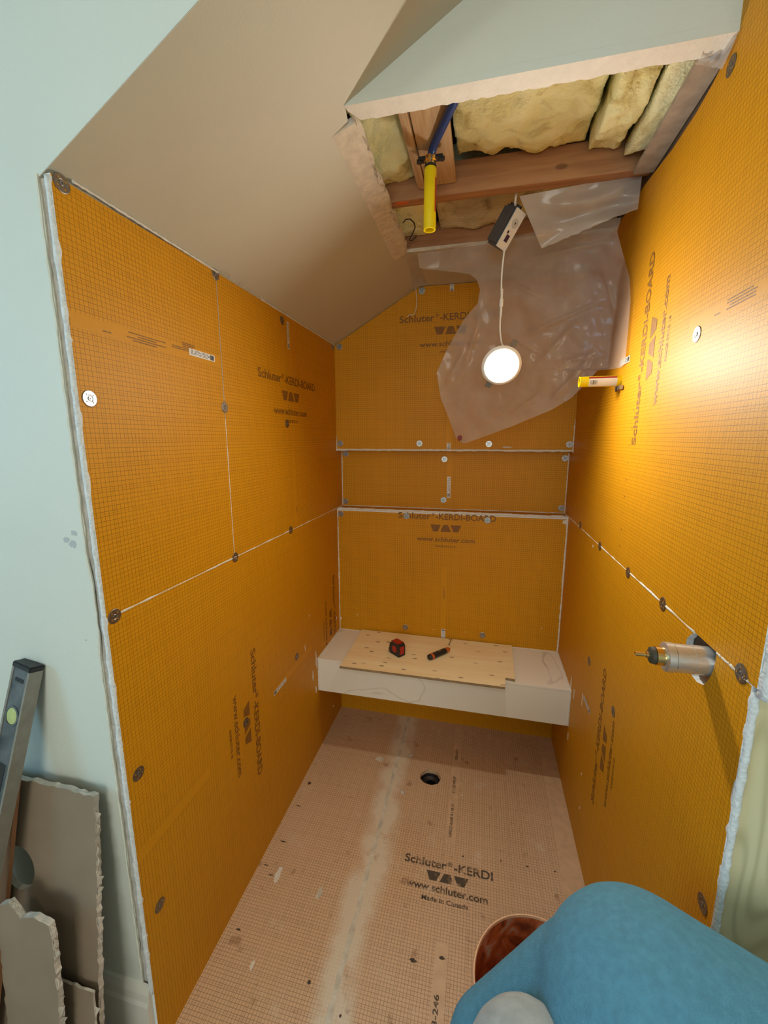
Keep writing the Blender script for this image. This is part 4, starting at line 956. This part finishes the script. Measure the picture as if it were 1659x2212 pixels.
lbox('hand_hole', LN_-.34, LN_-.22, -WD/2-.016, -WD/2+.012, -TH+.0012, -TH+.0022, M_BLK, lv)

# drywall offcuts
M_PAPER = simple('drywall_paper', (.30,.225,.155), .9, var=.18, scale=7)
M_GYP = simple('torn_gypsum', (.66,.62,.55), .95, var=.3, scale=60, bump=.9, bscale=120)
def scrap(name, label, outline, p_top, p_bot, seed, hole=None, thick=.0127):
    """outline in (x, s): s = 0 at the floor, 1 at the top, along the leaning direction"""
    pt, pb = Vector(p_top), Vector(p_bot); d = pt-pb; nn = Vector((1,0,0)).cross(d.normalized()).normalized()
    if nn.y > 0: nn = -nn
    P = lambda x, s: Vector((x, pb.y+d.y*s, pb.z+d.z*s))
    e = empty(name); tag(e, label, 'drywall')
    r = random.Random(seed); pts = []
    n = len(outline)
    for i in range(n):
        (x0,s0),(x1,s1) = outline[i], outline[(i+1)%n]; k = max(2, int(((x1-x0)**2+((s1-s0)*d.length)**2)**.5/.012))
        for j in range(k):
            t = j/k; q = .0028 if j else 0
            pts.append((x0+(x1-x0)*t+r.uniform(-q,q), min(1.03,max(0,s0+(s1-s0)*t+r.uniform(-q,q)/d.length))))
    bm = bmesh.new(); vs = [bm.verts.new(P(x,s)) for x,s in pts]
    edges = [bm.edges.new((vs[i],vs[(i+1)%len(vs)])) for i in range(len(vs))]
    if hole:
        hx, hs, hr = hole; hv = [bm.verts.new(P(hx+hr*math.cos(2*PI*k/24), hs+hr*math.sin(2*PI*k/24)*1.15/d.length)) for k in range(24)]
        edges += [bm.edges.new((hv[k],hv[(k+1)%24])) for k in range(24)]
    bmesh.ops.triangle_fill(bm, edges=edges, use_beauty=True, use_dissolve=False, normal=nn)
    ret = bmesh.ops.extrude_face_region(bm, geom=bm.faces[:])
    bmesh.ops.translate(bm, verts=[g_ for g_ in ret['geom'] if isinstance(g_, bmesh.types.BMVert)], vec=-nn*thick)
    bm.normal_update()
    for f in bm.faces:
        f.material_index = 0 if abs(f.normal.dot(nn)) > .8 else 1
    mesh_obj('sheet', bm, [M_PAPER, M_GYP], e)
    # torn paper fringe along the right edge
    bm = bmesh.new()
    xs = [(x,s) for x,s in pts if x > max(p[0] for p in pts)-.06 and s > .02]
    for i in range(0, len(xs)-2, 2):
        if r.random() < .75:
            a, b = P(*xs[i]), P(*xs[i+2]); w = Vector((r.uniform(.001,.005), r.uniform(-.002,.006), r.uniform(-.006,.006))); mid_ = (a+b)/2+w-nn*r.uniform(0,thick)
            bm.faces.new([bm.verts.new(p) for p in (a-nn*.003, b-nn*.003, mid_)])
    tag(mesh_obj('torn_paper', bm, M_GYP, e), kind='stuff')
    return e
scrap('drywall_offcut', 'tall brown-faced drywall offcut with a round hole, leaning behind the level', [(-.47,0),(-.044,0),(-.046,.35),(-.050,.70),(-.054,1),(-.145,1.003),(-.32,1.0),(-.47,1.0)], (0,-.018,.79), (0,-.117,.002), 11, (-.275,.725,.047))
scrap('drywall_offcut', 'shorter torn drywall offcut standing in front of the taller one', [(-.236,0),(-.078,0),(-.082,.35),(-.084,.70),(-.086,.93),(-.092,.985),(-.13,1.0),(-.17,.975),(-.20,1.03),(-.236,.99)], (0,-.120,.575), (0,-.160,.002), 12)
scrap('drywall_offcut', 'thin split drywall sliver between the two larger offcuts', [(-.236,0),(-.030,0),(-.034,.6),(-.040,1),(-.236,1)], (0,-.092,.36), (0,-.132,.002), 13, None, .005)
# orange board offcut behind the level
bm = bmesh.new(); prism(bm, [Vector((-.252,-.034,.800)), Vector((-.33,-.034,.800)), Vector((-.42,-.150,.002)), Vector((-.345,-.150,.002))], (0,.010,0))
o = mesh_obj('foam_board_offcut', bm, simple('salmon_board', (.62,.28,.13), .6, var=.15)); tag(o, 'narrow salmon orange board offcut half hidden behind the level', 'board')
# hand marks on the pale wall
M_SM = simple('smudge', (.50,.55,.55), .7, var=.05)
for i, (px,py,s_u) in enumerate([(143,1166,.010),(160,1152,.009),(158,1176,.012),(186,1383,.003)]):
    h = hit(px,py,1,.02); smear(wf, h+Vector((0,-.0001,0)), (1,0,0), (0,0,1), (0,-.2,0), s_u, s_u*.8, 170+i, M_SM).name = 'hand_smudge'

# ------------------------------------------------------------------ bucket
BX, BY = .932, .140
M_BUCK = simple('orange_bucket', (.66,.155,.035), .45, var=.15, scale=14)
def bucket_inside():
    mt, nt, bs = nm('bucket_inside'); L = nt.links
    g = node(nt, 'ShaderNodeNewGeometry'); n = node(nt, 'ShaderNodeTexNoise'); n.inputs['Scale'].default_value = 16; n.inputs['Detail'].default_value = 8; n.inputs['Distortion'].default_value = 1.2; L.new(g.outputs['Position'], n.inputs['Vector'])
    cr = node(nt, 'ShaderNodeValToRGB'); e = cr.color_ramp.elements; e[0].position = .33; e[0].color = (.17,.035,.012,1); e[1].position = .66; e[1].color = (.50,.34,.24,1); x = e.new(.52); x.color = (.55,.12,.03,1)
    L.new(n.outputs[0], cr.inputs[0]); L.new(cr.outputs[0], bs.inputs['Base Color']); bs.inputs['Roughness'].default_value = .5; return mt
bk = empty('bucket', (0,0,0)); tag(bk, 'open orange plastic bucket with mortar-stained inside', 'bucket')
latheo('bucket_wall', [(0,.001),(.128,.001),(.130,.006),(.1455,.30),(.150,.305),(.1475,.315),(.1480,.345)], (BX,BY,0), (0,0,1), M_BUCK, bk, 56)
latheo('inner_wall', [(.1455,.356),(.1435,.30),(.126,.012),(0,.012)], (BX,BY,0), (0,0,1), bucket_inside(), bk, 56)
latheo('rim', [(.1480,.345),(.1515,.347),(.1525,.356),(.1500,.361),(.1470,.361),(.1455,.356)], (BX,BY,0), (0,0,1), simple('worn_rim', (.80,.46,.26), .5, var=.2, scale=60), bk, 56)
hp = [Vector((BX+.150*math.cos(a)*1.0, BY+.02+.158*math.sin(a), .33-.115*math.sin(a))) for a in [i*PI/20 for i in range(21)]]
tubeo('bail_handle', hp, .0022, M_METAL, bk, 8)

# ------------------------------------------------------------------ person bending over at the right
def capsule_chain(bm, pts, rads, n=18):
    """chain of tapered segments with round ends, to be fused by the remesh"""
    for p, r_ in zip(pts, rads):
        mm = Matrix.Translation(Vector(p)) @ Matrix.Diagonal((*(r_ if isinstance(r_, tuple) else (r_,r_,r_)),1))
        bmesh.ops.create_uvsphere(bm, u_segments=16, v_segments=10, radius=1, matrix=mm)
    for i in range(len(pts)-1):
        a, b = Vector(pts[i]), Vector(pts[i+1]); ra = rads[i] if not isinstance(rads[i],tuple) else sum(rads[i])/3; rb = rads[i+1] if not isinstance(rads[i+1],tuple) else sum(rads[i+1])/3
        tube(bm, [a, a.lerp(b,.5), b], [ra, (ra+rb)/2, rb], n)
def fused(name, chains, mat, parent, voxel, smooth=8):
    bm = bmesh.new()
    for pts, rads in chains: capsule_chain(bm, pts, rads)
    o = mesh_obj(name, bm, mat, parent, True)
    rm = o.modifiers.new('remesh', 'REMESH'); rm.mode = 'VOXEL'; rm.voxel_size = voxel; rm.use_smooth_shade = True
    sm = o.modifiers.new('smooth', 'SMOOTH'); sm.iterations = smooth; sm.factor = .5
    dg = bpy.context.evaluated_depsgraph_get(); me = bpy.data.meshes.new_from_object(o.evaluated_get(dg)); old = o.data
    o.modifiers.clear(); o.data = me; bpy.data.meshes.remove(old)
    if not me.materials: me.materials.append(mat)
    for p in me.polygons: p.use_smooth = True
    return o
M_SKIN = simple('skin', (.62,.38,.27), .5, var=.08, scale=30)
M_SHIRT = simple('blue_fleece', (.095,.30,.45), .95, var=.18, scale=90, bump=.5, bscale=420)
M_DENIM = simple('pale_denim', (.34,.43,.47), .9, var=.15, scale=140, bump=.4, bscale=500)
M_CAP = simple('pale_cap', (.40,.47,.50), .9, var=.18, scale=60, bump=.4, bscale=420)
pe = empty('person'); tag(pe, 'person in a blue fleece top and pale knit cap bending down beside the bucket', 'person')
HIP = Vector((1.42,-.22,.735)); CH = Vector((.995,-.155,.728)); NK = Vector((.915,-.225,.725)); HD = Vector((.846,-.235,.700))
SHF = Vector((.945,-.075,.702)); SHN = Vector((1.02,-.33,.72))
def limb(a, b, c, ra, rb, rc): return ([a, a.lerp(b,.5), b, b.lerp(c,.5), c], [ra, (ra+rb)/2*1.03, rb, (rb+rc)/2*1.05, rc])
ELF, WRF = Vector((.80,-.100,.585)), Vector((.865,.030,.44))
ELN, WRN = Vector((1.06,-.42,.55)), Vector((1.00,-.30,.35))
KN1, AN1 = Vector((1.36,-.10,.47)), Vector((1.46,-.08,.09)); KN2, AN2 = Vector((1.36,-.32,.47)), Vector((1.46,-.34,.09))
def hand(wr_, dirv, side):
    d = Vector(dirv).normalized(); s_h = Vector(side); s_h = (s_h-d*s_h.dot(d)).normalized(); nn = d.cross(s_h)
    ch = [([wr_, wr_+d*.035, wr_+d*.075], [.026,(.034),(.030)])]
    for k, l in enumerate((.062,.074,.068,.052)):
        b = wr_+d*.082+s_h*(.030-.020*k); ch.append(([b, b+d*l*.5+nn*.008, b+d*l*.85+nn*.026], [.0098,.0090,.0078]))
    b = wr_+d*.030+s_h*.030; ch.append(([b, b+d*.030+s_h*.022, b+d*.060+s_h*.026+nn*.012], [.012,.0105,.0088]))
    return ch
body = [([HIP, HIP.lerp(CH,.5), CH, NK, HD], [.12,.115,.125,.055,(.078,.085,.10)]),
        limb(SHF, ELF, WRF, .055,.043,.028), limb(SHN, ELN, WRN, .055,.043,.028),
        limb(HIP+Vector((0,.09,-.04)), KN1, AN1, .088,.058,.040), limb(HIP+Vector((0,-.09,-.04)), KN2, AN2, .088,.058,.040),
        ([HD+Vector((-.02,.085,-.035)), HD+Vector((-.022,.105,-.045))], [.016,.013])]
body += hand(WRF, (.02,.05,-.10), (1,0,0)) + hand(WRN, (0,.03,-.1), (1,0,0))
bd = fused('body', body, M_SKIN, pe, .006, 5)
shirt = [([HIP+Vector((.02,0,.01)), HIP.lerp(CH,.5)+Vector((0,0,.005)), CH+Vector((.02,.02,.03)), CH.lerp(NK,.75)], [(.13,.165,.135),(.13,.165,.130),(.15,.175,.150),.088]),
         ([SHF+Vector((.03,-.02,0)), SHF, SHF.lerp(ELF,.5), ELF, ELF.lerp(WRF,.5), WRF], [.105,.095,.080,.066,.055,.042]),
         ([SHN+Vector((0,.03,0)), SHN, SHN.lerp(ELN,.5), ELN, ELN.lerp(WRN,.5), WRN], [.10,.085,.070,.060,.052,.042])]
fused('fleece_top', shirt, M_SHIRT, pe, .011, 26)
jeans = [([HIP+Vector((.03,0,-.03)), HIP+Vector((0,.09,-.05)), (HIP+Vector((0,.09,-.05))).lerp(KN1,.5), KN1, KN1.lerp(AN1,.5), AN1+Vector((0,0,-.02))], [(.12,.165,.125),.105,.092,.078,.070,.062]),
         ([HIP+Vector((.03,0,-.03)), HIP+Vector((0,-.09,-.05)), (HIP+Vector((0,-.09,-.05))).lerp(KN2,.5), KN2, KN2.lerp(AN2,.5), AN2+Vector((0,0,-.02))], [(.12,.165,.125),.105,.092,.078,.070,.062])]
fused('jeans', jeans, M_DENIM, pe, .010, 8)
for A in (AN1, AN2):
    fused('shoe', [([Vector((A.x+.03,A.y,.047)), Vector((A.x-.05,A.y,.045)), Vector((A.x-.14,A.y,.042)), Vector((A.x-.18,A.y,.040))], [.045,.042,.040,.037])], M_BLACKP, pe, .007, 4)
cap = fused('knit_cap', [([HD+Vector((0,.02,.012)), HD+Vector((.0,.02,.030))], [(.088,.102,.098),(.080,.092,.088)])], M_CAP, pe, .007, 6)
fF = Vector((-.10,.96,-.26)).normalized(); fS = Vector((1,.10,0)).normalized(); fU = fS.cross(fF).normalized()
for sg in (-1,1):
    p = HD+fF*.088+fS*sg*.030-fU*.004
    latheo('eye', [(0,.010),(.006,.009),(.010,.004),(.0115,0),(0,-.004)], p-fF*.004, fF, M_WHITEP, pe, 14)
    latheo('iris', [(0,.0075),(.004,.0070),(.005,.0062)], p-fF*.0005, fF, M_BLACKP, pe, 12)
    fused('ear', [([HD+fS*sg*.076-fU*.010, HD+fS*sg*.080-fU*.030], [(.010,.018,.022),(.009,.014,.014)])], M_SKIN, pe, .004, 3)
tubeo('mouth', [HD+fF*.084-fU*.056+fS*t for t in (-.022,-.010,.010,.022)], [.002,.0045,.0045,.002], simple('lips', (.45,.20,.16), .5), pe, 8)
